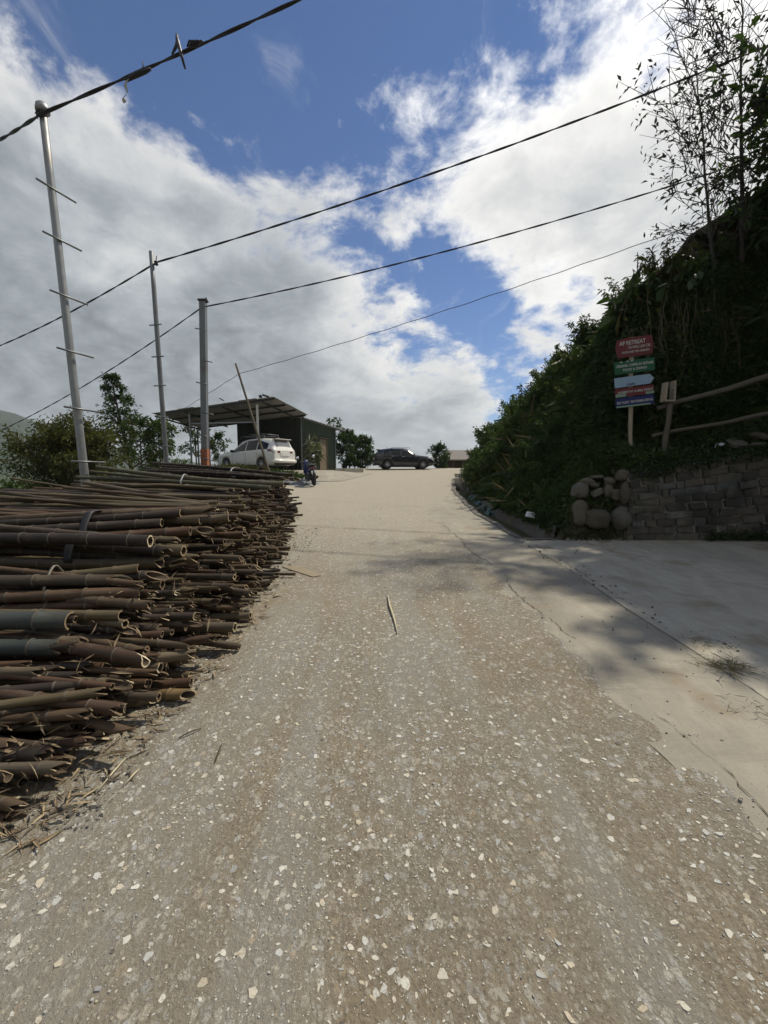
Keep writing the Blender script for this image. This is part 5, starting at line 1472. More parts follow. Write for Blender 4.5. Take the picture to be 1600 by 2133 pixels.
def board(px0, py0, px1, py1, outline, m, texts, label, stripe=None, yaw=YAW):
    """outline in 0..1 board units; texts: (string, u, v, height share, width share, material)"""
    a, b = at(px0, py0, SY - 0.02), at(px1, py1, SY - 0.02)
    w, h = b.x - a.x, a.z - b.z
    c = (a + b) / 2 - so
    mb = MB(); n = len(outline)
    P = [((u - .5) * w, (v - .5) * h) for u, v in outline]
    mb.add([(x, -0.011, z) for x, z in P] + [(x, 0.011, z) for x, z in P], [tuple(range(n)), tuple(range(2 * n - 1, n - 1, -1))] + [(k, n + k, n + (k + 1) % n, (k + 1) % n) for k in range(n)])
    o = mb.build('board', m, sign); o.location = c; o.rotation_euler = (0, -ROLL, yaw); o['label'] = label
    if stripe:
        for (u0, v0, u1, v1, sm) in stripe:
            s = MB(); s.box((((u0 + u1) / 2 - .5) * w, -0.013, ((v0 + v1) / 2 - .5) * h), ((u1 - u0) * w, 0.004, (v1 - v0) * h)); s.build('painted_band', sm, o)
    for (tx, u, v, hs, wsx, tm) in texts:
        t_ = link('lettering', text_mesh(tx, h * hs, tm, w * wsx), o); t_.location = ((u - .5) * w, -0.0165, (v - .5) * h); t_.rotation_euler = (R(90), 0, 0)
    return o
rect = [(0, 0), (1, 0), (1, 1), (0, 1)]
board(1286, 702, 1356, 742, [(0.06, 0.0), (0.96, 0.0), (1.0, 0.5), (0.97, 0.98), (0.3, 1.0), (0.05, 0.92), (0, 0.45)], 'board_red', [('AP RETREAT', .45, .72, .30, .70, 'letter_white'), ('- TA VAN, LAO CAI', .60, .47, .20, .62, 'letter_white'), ('FOOD AND TEA GARDEN', .52, .24, .15, .72, 'letter_white')], 'dark red top board with white lettering')
board(1284, 750, 1359, 776, rect, 'board_green', [('ORGANIC COFFEE IN VIETNAM', .50, .62, .30, .92, 'letter_white'), ('FOOD & DRINKS', .50, .28, .28, .60, 'letter_white'), ('^  ^ ^', .30, .90, .3, .35, 'letter_white')], 'green board with two lines of white lettering')
board(1284, 783, 1358, 804, [(0, 0), (0.90, 0.05), (1.0, 0.52), (0.90, 1.0), (0, 1.0)], 'board_blue_pale', [('CAFE', .40, .20, .28, .22, 'letter_black'), ('>', .93, .52, .5, .05, 'letter_white')], 'pale blue arrow board pointing right')
board(1285, 806, 1358, 824, rect, 'board_red', [('HOMESTAY & BBQ EVENT', .52, .50, .36, .90, 'letter_white')], 'red and pale green board below the arrow', stripe=[(0.0, 0.0, 0.27, 0.36, 'board_mint'), (0.78, 0.0, 1.0, 0.30, 'board_mint')])
board(1286, 826, 1358, 846, rect, 'board_navy', [('BUS TICKET / MOTORBIKE RENTAL', .50, .48, .36, .95, 'letter_white')], 'navy lowest board with white lettering', stripe=[(0.0, 0.0, 0.9, 0.16, 'board_mint')])

# ------------------------------------------------------------------ pole fence on the wall ledge
FY = 7.28
fb = at(1383, 945, FY)
fence = empty('rail_fence', (fb.x, fb.y, fb.z - 0.12)); tag(fence, 'rough pole fence with a leaning post and two rails above the wall', 'fence'); fo = Vector(fence.location)
mb = MB(); tp_ = at(1396, 836, FY) - fo; mb.tube([Vector((0, 0, 0)), tp_ * 0.35 + Vector((-.012, 0, 0)), tp_ * 0.7 + Vector((.012, 0, 0)), tp_], [0.045, 0.05, 0.042, 0.046], 9); mb.build('post', 'old_wood', fence)
c = at(1394, 817, FY) - fo
mb = MB(); mb.box(c + Vector((-0.085, 0, 0.0)), (0.035, 0.12, 0.32), Matrix.Rotation(0.06, 3, 'Y')); mb.box(c + Vector((0.075, 0.02, 0.02)), (0.03, 0.12, 0.34), Matrix.Rotation(-0.03, 3, 'Y')); mb.box(c + Vector((-0.01, 0, -0.15)), (0.17, 0.14, 0.03)); mb.box(c + Vector((0.03, -0.05, 0.06)), (0.06, 0.01, 0.02)); mb.build('post_bracket', 'pale_wood', fence)
def rail(a, b, r0, r1):
    mb = MB(); mb.tube([a + (b - a) * k / 6 + Vector((0, 0, 0.015 * math.sin(k * 1.7))) for k in range(7)], [r0 + (r1 - r0) * k / 6 for k in range(7)], 9); mb.build('rail', 'old_wood', fence)
rail(at(1370, 851, 7.40) - fo, at(1680, 762, 6.95) - fo, 0.040, 0.055)
rail(at(1358, 908, 7.42) - fo, at(1680, 847, 6.95) - fo, 0.032, 0.040)
mb = MB(); e = at(1672, 900, 7.05) - fo; mb.tube([e + Vector((0, 0.08, -0.5)), e + Vector((0.02, 0.08, 1.3))], [0.05, 0.045], 9); mb.build('post', 'old_wood', fence)

# ------------------------------------------------------------------ plants
leafmat('leaf_bank', (0.036, 0.066, 0.020), (0.072, 0.104, 0.033), (0.13, 0.115, 0.045))
leafmat('leaf_deep', (0.026, 0.052, 0.018), (0.050, 0.082, 0.028), None)
leafmat('leaf_olive', (0.055, 0.065, 0.016), (0.095, 0.100, 0.028), (0.15, 0.12, 0.04))
leafmat('leaf_fresh', (0.045, 0.085, 0.024), (0.080, 0.125, 0.036), None)
leafmat('leaf_dry', (0.12, 0.095, 0.05), (0.17, 0.135, 0.075), None, 0.25)
leafmat('leaf_big', (0.040, 0.072, 0.024), (0.065, 0.10, 0.034), None, 0.2)
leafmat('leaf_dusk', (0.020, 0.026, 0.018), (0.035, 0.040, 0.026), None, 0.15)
leafmat('leaf_pale', (0.10, 0.12, 0.075), (0.19, 0.20, 0.14), None, 0.25)
plain('bark', (0.085, 0.07, 0.052), 0.9, var=0.4, scale=12, bmp=0.01)
plain('bark_dark', (0.05, 0.043, 0.036), 0.9, var=0.3, scale=12, bmp=0.01)
plain('twig', (0.09, 0.07, 0.045), 0.9, var=0.3, scale=12)

def shrub_proto(seed, h, spread, nst, per, ls, lw, lm, droop=0.3, sm='twig'):
    r = np.random.default_rng(seed); mb = MB(); LP, LD, LS = [], [], []
    for k in range(nst):
        a = r.uniform(0, 6.28); lean = r.uniform(0.1, 1.0) * spread; hh = h * r.uniform(0.55, 1.05)
        pts = []
        for t in np.linspace(0, 1, 6):
            pts.append(np.array([math.cos(a) * lean * t ** 1.4, math.sin(a) * lean * t ** 1.4, hh * t * (1 - 0.12 * t * spread)]) + r.normal(0, 0.02, 3) * t)
        mb.tube([tuple(p) for p in pts], [0.014 * h * (1 - 0.8 * t) + 0.002 for t in np.linspace(0, 1, 6)], 4, cap=False)
        pts = np.array(pts)
        tt = r.uniform(0.12, 1.0, per) ** 0.75 * 4.999
        i0 = tt.astype(int); f_ = (tt - i0)[:, None]
        pos = pts[i0] * (1 - f_) + pts[i0 + 1] * f_
        out = unit(per, r) + np.array([math.cos(a), math.sin(a), 0.25]) * 0.7
        off = r.uniform(0.0, 0.30, per)[:, None] * h * 0.42
        LP.append(pos + out * off * 0.6); LD.append(out + np.array([0, 0, -0.25])); LS.append(ls * r.uniform(0.55, 1.3, per))
    stem = mb.build('stems', sm); sme = stem.data; bpy.data.objects.remove(stem)
    fol = leaves_mesh('foliage', np.concatenate(LP), np.concatenate(LD), np.concatenate(LS), lm, width=lw, droop=droop, r=r)
    return sme, fol
protos = [shrub_proto(101, 1.0, 0.65, 16, 110, 0.085, 0.62, 'leaf_bank'), shrub_proto(102, 1.0, 0.75, 18, 95, 0.09, 0.5, 'leaf_deep'),
          shrub_proto(103, 1.0, 0.60, 14, 120, 0.075, 0.7, 'leaf_bank'), shrub_proto(104, 1.0, 0.80, 20, 80, 0.11, 0.2, 'leaf_olive', 0.6),
          shrub_proto(105, 1.0, 0.7, 16, 90, 0.085, 0.45, 'leaf_fresh'), shrub_proto(106, 1.0, 0.85, 22, 50, 0.20, 0.10, 'leaf_olive', 0.8)]
def put_shrub(name, label, loc, h, w, k, rz, group=None, cat='shrub'):
    o = empty(name, loc, rz); o.scale = (w, w, h); tag(o, label, cat, group)
    sme, fol = protos[k]
    link('stems', sme, o); link('foliage', fol, o); return o
qv = random.Random(77)
zones = {}
def bank_shrub(x, y, h, w, k, grp, label):
    put_shrub('bank_shrub', label, (x, y, float(bank_z(x, y)) - 0.08), h, w, k, qv.uniform(0, 6.28), grp)
cnt = 0
for _ in range(3000):           # near half of the bank, facing the road and above the wall
    if cnt >= 74: break
    y = qv.uniform(8.0, 15.5); x = float(edge_r(y)) + 0.75 + abs(qv.gauss(0, 2.0))
    if x > 8.5 or float(bank_b(x, y)) < 0.25: continue
    if x > 3.9 and y < 8.75: continue
    if x < 4.1 and y < 8.7: continue
    crest = (x - float(edge_r(y))) > 2.2
    k = qv.choice([0, 1, 2, 0, 2, 3, 1, 4, 0, 2, 1, 0, 1, 2, 4])
    look = ['mid green small-leaved', 'deep green narrow-leaved', 'round-leaved green', 'olive strap-leaved', 'bright green leafy', 'grassy olive'][k]
    ht = 'low by the ditch' if x - float(edge_r(y)) < 1.6 else 'halfway up the bank' if not crest else 'on the crest of the bank'
    if x / y < 0.52: where = ht + ' left of the sign'
    else: where = 'on the slope above the block wall'
    lab, grp = '%s shrub %s' % (look, where), 'shrubs ' + where
    h = qv.uniform(0.5, 0.95); cnt += 1
    bank_shrub(x, y, h, h * qv.uniform(0.75, 1.05), k, grp, lab)
cnt = 0
for _ in range(3000):
    if cnt >= 52: break
    y = qv.uniform(15.0, 36.0); x = float(edge_r(y)) + 0.6 + abs(qv.gauss(0, 1.6))
    if float(bank_b(x, y)) < 0.15: continue
    h = qv.uniform(0.6, 1.15); cnt += 1
    k = qv.choice([0, 1, 2, 4, 3]); look = ['mid green small-leaved', 'deep green narrow-leaved', 'round-leaved green', 'olive strap-leaved', 'bright green leafy'][k]
    bank_shrub(x, y, h, h * qv.uniform(0.8, 1.1), k, 'shrubs where the bank bends away at the top of the road', look + ' shrub on the far bank where the road bends away')
# leafy cover round the boulder steps and under the hillside house
for (x, y, h, k, lab) in [(3.35, 8.35, 0.7, 0, 'small-leaved shrub just above the boulder steps'), (3.15, 7.75, 0.6, 4, 'bright leafy shrub at the left side of the boulder steps'), (3.75, 8.75, 0.8, 2, 'round-leaved shrub behind the top of the boulder steps'), (2.98, 7.5, 0.45, 1, 'low dark shrub where ditch and steps meet'), (4.05, 8.75, 0.75, 0, 'shrub to the left of the sign post foot'), (3.45, 8.75, 0.85, 1, 'narrow-leaved shrub above the left end of the wall'), (3.5, 8.05, 0.45, 2, 'tiny round-leaved shrub between the upper step stones')]:
    put_shrub('step_shrub', lab, (x, y, float(bank_z(x, y)) - 0.08), h, h, k, x * 7)
for k_ in range(13):
    x, y = qv.uniform(5.6, 9.2), qv.uniform(8.7, 10.3); k = qv.choice([0, 1, 2, 4]); h = qv.uniform(0.7, 1.15)
    bank_shrub(x, y, h, h, k, 'shrubs below the hillside house', ['mid green small-leaved', 'deep green narrow-leaved', 'round-leaved green', '', 'bright green leafy'][k] + ' shrub below the hillside house')
# unseen dense row on the right bank, added to shade the driveway
for k in range(20):
    x = qv.uniform(7.7, 11.5); y = qv.uniform(2.2, 8.2)
    bank_shrub(x, y, qv.uniform(1.2, 2.2), qv.uniform(1.0, 1.6), qv.choice([0, 1, 2]), 'unseen shrubs added to shade the driveway', 'tall unseen shrub added on the right bank to shade the driveway')

# creeping cover over the whole bank
def cover(name, n, yr, xmax, ls, lm, label, off=0.22, seed=1, width=0.55, droop=0.3, up=0.5, cond=None, power=1.0):
    r = np.random.default_rng(seed)
    y = yr[0] + (yr[1] - yr[0]) * r.random(n) ** power; x = edge_r(y) + 0.50 + r.random(n) ** 1.3 * (xmax - 0.5)
    b = bank_b(x, y); k = b > 0.06
    k &= ~((x > 3.2) & (x < 4.1) & (y < 7.35) & (r.random(n) > 0.25))
    if cond is not None: k &= cond(x, y)
    x, y = x[k], y[k]
    z = bank_z(x, y); e = 0.05
    nx, ny = -(bank_z(x + e, y) - z) / e, -(bank_z(x, y + e) - z) / e
    N = np.stack([nx, ny, np.ones_like(nx)], -1); N = np.clip(N, -3, 3); N /= np.linalg.norm(N, axis=1, keepdims=True)
    lump = (0.5 + 0.7 * field(x, y, 2.3, seed + 5))[:, None].clip(0.05, 1.4)
    P = np.stack([x, y, z], -1) + N * (r.random((len(x), 1)) ** 1.2 * off * lump + 0.01)
    Dr = N * 0.6 + unit(len(x), r) * 0.9 + np.array([0, 0, up - 0.5])
    o = link(name, leaves_mesh(name, P, Dr, ls * r.uniform(0.5, 1.4, len(x)), lm, width=width, droop=droop, r=r))
    return tag(o, label, kind='stuff')
cover('bank_creeper', 80000, (7.05, 14), 7.5, 0.076, 'leaf_bank', 'low creeping greenery covering the near bank', 0.34, 3)
cover('bank_creeper', 70000, (7.3, 9.5), 2.2, 0.065, 'leaf_bank', 'leafy growth on the steep gap between the steps and the sign', 0.34, 13, cond=lambda x, y: (x > 3.15) & (x < 4.7))
cover('bank_creeper', 90000, (7.95, 9.6), 7.0, 0.075, 'leaf_deep', 'dark leafy growth on the cliff behind the fence', 0.40, 14, cond=lambda x, y: (x > 4.1))
cover('bank_creeper', 60000, (1.5, 8.0), 8.5, 0.10, 'leaf_deep', 'dark leafy growth on the bank right of the driveway', 0.40, 15, cond=lambda x, y: (x > 7.0))
cover('bank_creeper', 26000, (13.5, 36), 6.0, 0.11, 'leaf_bank', 'low creeping greenery covering the far bank', 0.45, 4)
cover('ditch_weeds', 7000, (7.4, 13), 0.9, 0.06, 'leaf_fresh', 'bright green weeds overhanging the ditch', 0.30, 5)
cover('bank_grass', 1300, (8.0, 16), 5.5, 0.36, 'leaf_bank', 'long arching grass blades over the bank', 0.25, 6, width=0.045, droop=0.5, up=0.9)
cover('dead_stalks', 160, (8.0, 13), 5.0, 0.55, 'leaf_dry', 'dry pale stalks tangled in the bank greenery', 0.35, 7, width=0.022, droop=0.2, up=0.5)
# weeds at the wall foot
r_ = np.random.default_rng(12); nw = 1500
wx = 4.1 + 2.9 * r_.random(nw); dens_ = field(wx, wx * 0, 3.0, 2) > -0.2; wx = wx[dens_]; nw = len(wx)
P = np.stack([wx, WALL_Y - 0.02 - 0.10 * r_.random(nw), zr0 + 0.03 + 0.16 * r_.random(nw) ** 1.8], -1)
o = link('wall_foot_weeds', leaves_mesh('wall_foot_weeds', P, unit(nw, r_) + np.array([0, -.5, .6]), 0.05 * r_.uniform(.5, 1.4, nw), 'leaf_deep', r=r_)); tag(o, 'small dark weeds along the foot of the block wall', kind='stuff')
r_ = np.random.default_rng(22); nw = 2600
wx = 4.1 + 3.2 * r_.random(nw); kq = (field(wx, wx * 0, 2.2, 9) + r_.normal(0, 0.3, nw)) > -0.15; wx = wx[kq]; nw = len(wx)
P = np.stack([wx, WALL_Y - 0.06 + 0.16 * r_.random(nw), zr0 + wall_top(wx) + 0.08 - 0.20 * r_.random(nw) ** 1.5], -1)
o = link('wall_top_creeper', leaves_mesh('wall_top_creeper', P, unit(nw, r_) + np.array([0, -.7, -.1]), 0.055 * r_.uniform(.5, 1.4, nw), 'leaf_deep', width=0.6, r=r_)); tag(o, 'creeping growth spilling over the top of the block wall', kind='stuff')
nw = 3600
bxp, byp = 3.0 + 1.1 * r_.random(nw), 6.88 + 0.5 * r_.random(nw)
P = np.stack([bxp, byp, bank_z(bxp, byp) + 0.02 + 0.16 * r_.random(nw) ** 1.4], -1)
o = link('step_weeds', leaves_mesh('step_weeds', P, unit(nw, r_) + np.array([0, -.4, .5]), 0.05 * r_.uniform(.5, 1.5, nw), 'leaf_bank', width=0.6, r=r_)); tag(o, 'small weeds growing between the boulders of the steps', kind='stuff')
# grass on the mounds by the carport
def tuft_patch(name, cx, cy, rx, ry, n, ls, lm, label, zf, seed):
    r = np.random.default_rng(seed); a = r.random(n) * 6.28; q_ = np.sqrt(r.random(n)); x = cx + np.cos(a) * q_ * rx; y = cy + np.sin(a) * q_ * ry
    P = np.stack([x, y, np.array([zf(u, v) for u, v in zip(x, y)])], -1)
    o = link(name, leaves_mesh(name, P, unit(n, r) * 0.6 + np.array([0, 0, 1.0]), ls * r.uniform(.4, 1.3, n), lm, width=0.08, droop=0.4, r=r)); return tag(o, label, kind='stuff')
hm = lambda cx, cy, rx, ry, h: (lambda x, y: g(0, y) + h * max(0, 1 - ((x - cx) / rx) ** 2 - ((y - cy) / ry) ** 2) ** 0.8 - 0.02)
tuft_patch('mound_grass', -4.8, 18.3, 1.25, 0.85, 1300, 0.26, 'leaf_fresh', 'green grass on the mound by the leaning pole', hm(-4.7, 18.4, 1.3, 0.9, 0.42), 3)
tuft_patch('mound_grass', -6.3, 19.2, 1.6, 1.0, 900, 0.28, 'leaf_olive', 'dull grass on the earth mound below the carport', hm(-7.6, 19.6, 3.4, 1.8, 0.62), 4)

# ---- trees
def make_tree(name, label, base, H, seed, lean=(0, 0), n1=26, start=0.25, shape='round', width=0.5, elev=25, n2=6, leaves=14, ls=0.12, lw=0.45, lm='leaf_bank', bark='bark', r0=0.05, trunk_top=1.0, spread=0.25, droop=0.3, group=None, clump=1.0, thin=1.0, bare=0.0):
    r = np.random.default_rng(seed); root = empty(name, base); tag(root, label, 'tree', group)
    tr = MB(); LP, LD = [], []
    ts = np.linspace(0, 1, 10)
    wob = r.normal(0, 0.012 * H, (10, 2)).cumsum(0) * 0.5
    T = np.array([[lean[0] * t + wob[k, 0] * t, lean[1] * t + wob[k, 1] * t, H * trunk_top * t] for k, t in enumerate(ts)])
    tr.tube([tuple(p) for p in T], [r0 * (1 - 0.88 * t) + 0.004 for t in ts], 8)
    tru = tr.build('trunk', bark, root)
    br = MB()
    def pt(t):
        f_ = min(t * 9, 8.999); i0 = int(f_); return T[i0] * (1 - (f_ - i0)) + T[i0 + 1] * (f_ - i0)
    for k in range(n1):
        t = start + (1 - start) * ((k + r.random()) / n1)
        a = k * 2.399 + r.normal(0, 0.4)
        u = (t - start) / (1 - start)
        prof = {'round': math.sin(math.pi * (0.18 + 0.78 * u)) ** 0.8, 'cone': (1 - u) ** 0.8 * 0.9 + 0.12, 'open': 0.55 + 0.45 * math.sin(math.pi * u)}[shape]
        ln = H * width * prof * r.uniform(0.7, 1.15)
        el = R(elev) * r.uniform(0.5, 1.5) + u * 0.5
        d = np.array([math.cos(a) * math.cos(el), math.sin(a) * math.cos(el), math.sin(el)])
        p0 = pt(t); pts = [p0]
        for s in range(5):
            d = d + r.normal(0, 0.13, 3) + np.array([0, 0, 0.05]); d /= np.linalg.norm(d); pts.append(pts[-1] + d * ln / 5)
        rb = (r0 * (1 - 0.85 * t) * 0.5 + 0.003) * thin
        br.tube([tuple(p) for p in pts], [rb * (1 - 0.8 * s / 5) + 0.002 for s in range(6)], 5, cap=False)
        for j in range(n2):
            s = r.uniform(0.3, 1.0) * 4.99; i0 = int(s); q0 = pts[i0] * (1 - (s - i0)) + pts[i0 + 1] * (s - i0)
            dd = d + unit(1, r)[0] * 0.9; dd /= np.linalg.norm(dd); l2 = ln * r.uniform(0.18, 0.42) + 0.08
            q1 = q0 + dd * l2 * 0.55; q2 = q0 + dd * l2 + r.normal(0, 0.03, 3)
            br.tube([tuple(q0), tuple(q1), tuple(q2)], [0.005 * H / 4 + .001, 0.004 * H / 4, 0.002], 4, cap=False)
            if leaves:
                if r.random() < bare + (0.22 if (bare and t > 0.62) else 0): continue
                m = max(1, int(leaves * r.uniform(0.3, 1.6)))
                w = r.uniform(0.25, 1.0, m)[:, None]
                LP.append(q0 * (1 - w) + q2 * w + r.normal(0, spread * l2 * 0.5 * clump + 0.01, (m, 3))); LD.append(unit(m, r) + dd * 0.6 + np.array([0, 0, -0.2]))
    b_o = br.build('branches', bark, root)
    LP = np.concatenate(LP); LD = np.concatenate(LD)
    link('crown', leaves_mesh('crown', LP, LD, ls * r.uniform(0.55, 1.3, len(LP)), lm, width=lw, droop=droop, r=r), root)
    return root
def tz(x, y): return float(terrain_z(x, y))
def px_x(px, Y): return (px - CX) / F_PX * Y
x = px_x(150, 14.5); make_tree('olive_tree', 'broad olive green bushy tree left, behind the first pole', (x, 14.5, tz(x, 14.5) - 0.1), 2.5, 1, n1=62, start=0.03, width=0.80, elev=22, n2=10, leaves=34, ls=0.135, lw=0.34, lm='leaf_olive', shape='round', r0=0.07, trunk_top=0.92)
x = px_x(285, 16.0); make_tree('slender_tree', 'tall slender dark tree with open crown left of the second pole', (x, 16.0, tz(x, 16.0) - 0.1), 4.5, 2, lean=(-0.75, 0), n1=46, start=0.22, width=0.24, elev=10, n2=7, leaves=11, ls=0.13, lw=0.4, lm='leaf_deep', shape='cone', r0=0.085, bark='bark_dark')
x = px_x(338, 17.0); make_tree('small_tree', 'small leafy tree just left of the carport behind the slim pole', (x, 17.0, tz(x, 17.0) - 0.1), 2.6, 3, n1=26, start=0.25, width=0.42, elev=30, n2=7, leaves=15, ls=0.14, lw=0.45, lm='leaf_bank', shape='round', r0=0.05)
x = px_x(300, 21.0); make_tree('small_tree', 'low shrubby tree behind the tall slender tree', (x, 21.0, tz(x, 21.0) - 0.1), 3.0, 8, n1=22, start=0.15, width=0.45, elev=25, n2=6, leaves=14, ls=0.16, lw=0.45, lm='leaf_deep', shape='round', r0=0.05)
x = px_x(412, 32.0); make_tree('small_tree', 'leafy tree seen under the carport roof between its left posts', (x, 32.0, tz(x, 32) - 0.1), 4.2, 4, n1=24, start=0.25, width=0.36, elev=30, n2=6, leaves=14, ls=0.20, lw=0.45, lm='leaf_bank', shape='round', r0=0.06)
x = px_x(458, 33.0); make_tree('small_tree', 'low tree showing behind the front of the white car', (x, 33.0, tz(x, 33) - 0.1), 2.7, 5, n1=18, start=0.2, width=0.4, elev=30, n2=6, leaves=12, ls=0.20, lw=0.45, lm='leaf_bank', shape='round', r0=0.05)
x = px_x(722, 33.0); make_tree('roadside_tree', 'dark bushy tree right behind the shed', (x, 33.0, tz(x, 33) - 0.1), 2.9, 6, n1=40, start=0.02, width=0.46, elev=22, n2=7, leaves=16, ls=0.20, lw=0.5, lm='leaf_deep', shape='round', r0=0.06)
x = px_x(756, 34.0); make_tree('roadside_tree', 'rounded bushy tree left of the black car', (x, 34.0, tz(x, 34) - 0.1), 2.5, 7, n1=40, start=0.02, width=0.46, elev=22, n2=7, leaves=16, ls=0.20, lw=0.5, lm='leaf_deep', shape='round', r0=0.06)
x = px_x(916, 34.0); make_tree('roadside_tree', 'small dark bush tree right of the black car', (x, 34.0, tz(x, 34) - 0.05), 1.9, 9, n1=34, start=0.02, width=0.46, elev=22, n2=6, leaves=14, ls=0.17, lw=0.5, lm='leaf_deep', shape='round', r0=0.05)
# far below in the valley, left edge
for k, (px, Y, h, lab) in enumerate([(20, 34, 5.0, 'pale green tree below the road at the left edge'), (70, 40, 6.0, 'grey green tree below the road right of the left edge'), (330, 60, 6, 'distant tree beyond the slim pole')]):
    x = px_x(px, Y); zt_ = at(px, 1022 if k < 2 else 985, Y).z
    make_tree('valley_tree', lab, (x, Y, zt_ - h), h, 40 + k, n1=22, start=0.2, width=0.4, elev=30, n2=6, leaves=14, ls=0.32, lw=0.5, lm='leaf_fresh', shape='round', r0=0.12)
# palm-like rosette behind the shed
ros = empty('papaya_tree', (px_x(697, 31.5), 31.5, PLAT - 0.2)); tag(ros, 'thin papaya-like tree with a leafy top rising behind the shed roof', 'tree')
zt_ = at(697, 887, 31.5).z - PLAT + 0.2
mb = MB(); mb.tube([(0, 0, 0), (0.05, 0, zt_ * .5), (0, 0, zt_)], [0.07, 0.055, 0.04], 8); mb.build('trunk', 'bark', ros)
r_ = np.random.default_rng(5); LP, LD = [], []
mb = MB()
for k in range(13):
    a = k * 2.4; el = r_.uniform(-0.3, 1.0); d = np.array([math.cos(a) * math.cos(el), math.sin(a) * math.cos(el), math.sin(el)]); p0 = np.array([0, 0, zt_]); p1_ = p0 + d * r_.uniform(0.35, 0.65)
    mb.tube([tuple(p0), tuple(p1_)], 0.010, 5)
    for j in range(9): LP.append(p1_); LD.append(d * 0.7 + unit(1, r_)[0] + np.array([0, 0, -0.3]))
mb.build('leaf_stalks', 'bark', ros)
link('crown', leaves_mesh('crown', LP, LD, r_.uniform(0.16, 0.32, len(LP)), 'leaf_deep', width=0.4, droop=0.3, r=r_), ros)
# drooping plant by the shed wall
pl = empty('potted_plant', (px_x(655, 25.0), 25.0, PLAT)); tag(pl, 'pale drooping plant with strap leaves standing against the shed wall', 'plant')
mb = MB(); mb.lathe([(0.0, 0.0), (0.16, 0.0), (0.21, 0.30), (0.19, 0.30), (0.17, 0.25), (0, 0.25)], n=18); mb.build('pot', 'concrete_dark', pl)
mb = MB(); LP, LD = [], []
for k in range(9):
    a = k * 2.4; p = np.array([0, 0, 0.25]); top = np.array([math.cos(a) * 0.3, math.sin(a) * 0.3, r_.uniform(1.0, 1.75)]); mb.tube([tuple(p), tuple((p + top) / 2 + np.array([0, 0, .1])), tuple(top)], [0.016, 0.012, 0.008], 5)
    for j in range(46): LP.append(p + (top - p) * r_.uniform(0.55, 1.05) + r_.normal(0, 0.06, 3)); LD.append(unit(1, r_)[0] + np.array([0, 0, -0.1]))
mb.build('stems', 'twig', pl); link('leaves', leaves_mesh('leaves', LP, LD, r_.uniform(0.25, 0.5, len(LP)), 'leaf_pale', width=0.13, droop=0.55, r=r_), pl)

# ---- tree at the upper right, thin crown against the bright cloud
tb = (7.55, 9.1, float(bank_z(7.55, 9.1)) - 0.6)
make_tree('bank_tree', 'tall thin tree with sparse windblown leaves at the upper right', tb, 6.3, 21, lean=(-0.35, 0.1), n1=54, start=0.10, width=0.38, elev=34, n2=8, leaves=11, bare=0.60, thin=0.38, ls=0.135, lw=0.36, lm='leaf_dusk', bark='bark_dark', shape='open', r0=0.045, droop=0.2, clump=1.2)
tb = (6.95, 9.0, float(bank_z(6.95, 9.0)) - 0.3)
make_tree('bank_sapling', 'thin nearly bare sapling leaning left in front of the upper right tree', tb, 4.6, 33, lean=(-0.75, 0.1), n1=34, start=0.12, width=0.40, elev=38, n2=8, leaves=9, bare=0.70, thin=0.4, ls=0.13, lw=0.36, lm='leaf_dusk', bark='bark_dark', shape='open', r0=0.032, droop=0.2, clump=1.2)
tb = (9.0, 9.6, float(bank_z(9.0, 9.6)) - 0.2)
make_tree('bank_tree', 'second leafy tree behind the thin one at the right edge', tb, 4.2, 22, lean=(0.2, 0), n1=36, start=0.10, width=0.36, elev=30, n2=6, leaves=13, ls=0.13, lw=0.42, lm='leaf_deep', bark='bark_dark', shape='round', r0=0.10)
for k, (x, y, h) in enumerate([(8.2, 5.0, 4.4), (8.5, 6.9, 5.4), (9.3, 8.9, 4.4), (8.6, 3.2, 4.0), (8.45, 8.1, 5.2)]):  # mostly unseen trees, added to throw shade over the driveway
    make_tree('bank_tree', ['rounded unseen tree added on the bank to shade the driveway', 'broad dense unseen tree added beyond the wall end for shade', 'dense dark tree at the right edge above the fence', 'unseen tree added nearest the viewer at the right for shade', 'leafy tree added just beyond the fence to shade the driveway'][k], (x, y, float(bank_z(x, y)) - 0.2), h, 60 + k, n1=40, start=0.05, width=0.40, elev=30, n2=8, leaves=22, ls=0.19, lw=0.55, lm='leaf_deep', shape='round', r0=0.10)

# ---- shrub with large leaves overhanging the sign; every large leaf a part
def big_leaf(seed):
    qq = random.Random(seed); mb = MB(); vs = []; n = 7
    for k in range(n + 1):
        t = k / n; w = 0.5 * math.sin(math.pi * min(1, t * 0.92 + 0.06)) ** 0.8 * (0.62 if t > .9 else 1)
        cz = -0.32 * t * t + 0.02 * math.sin(k * 2 + seed)
        vs += [(t, -w * 0.52, cz + 0.10 * w), (t, 0, cz), (t, w * 0.52, cz + 0.10 * w)]
    mb.add(vs, [(3 * k + j, 3 * k + j + 1, 3 * k + 4 + j, 3 * k + 3 + j) for k in range(n) for j in (0, 1)], 0, True)
    o = mb.build('leaf', 'leaf_big'); me = o.data; bpy.data.objects.remove(o); return me
bl = [big_leaf(k) for k in range(3)]
bs_c = Vector((4.85, 8.9, float(bank_z(4.85, 8.9)) - 0.1))
bls = empty('large_leaf_shrub', bs_c); tag(bls, 'shrub with large drooping leaves hanging over the bank above the sign', 'shrub')
mb = MB(); ql = random.Random(3)
tips = [(1262, 655), (1275, 615), (1300, 585), (1318, 560), (1328, 525), (1345, 545), (1370, 560), (1400, 545), (1425, 505), (1445, 500), (1390, 590), (1350, 610), (1310, 640), (1285, 680), (1420, 580), (1460, 560), (1440, 540), (1335, 590), (1405, 520)]
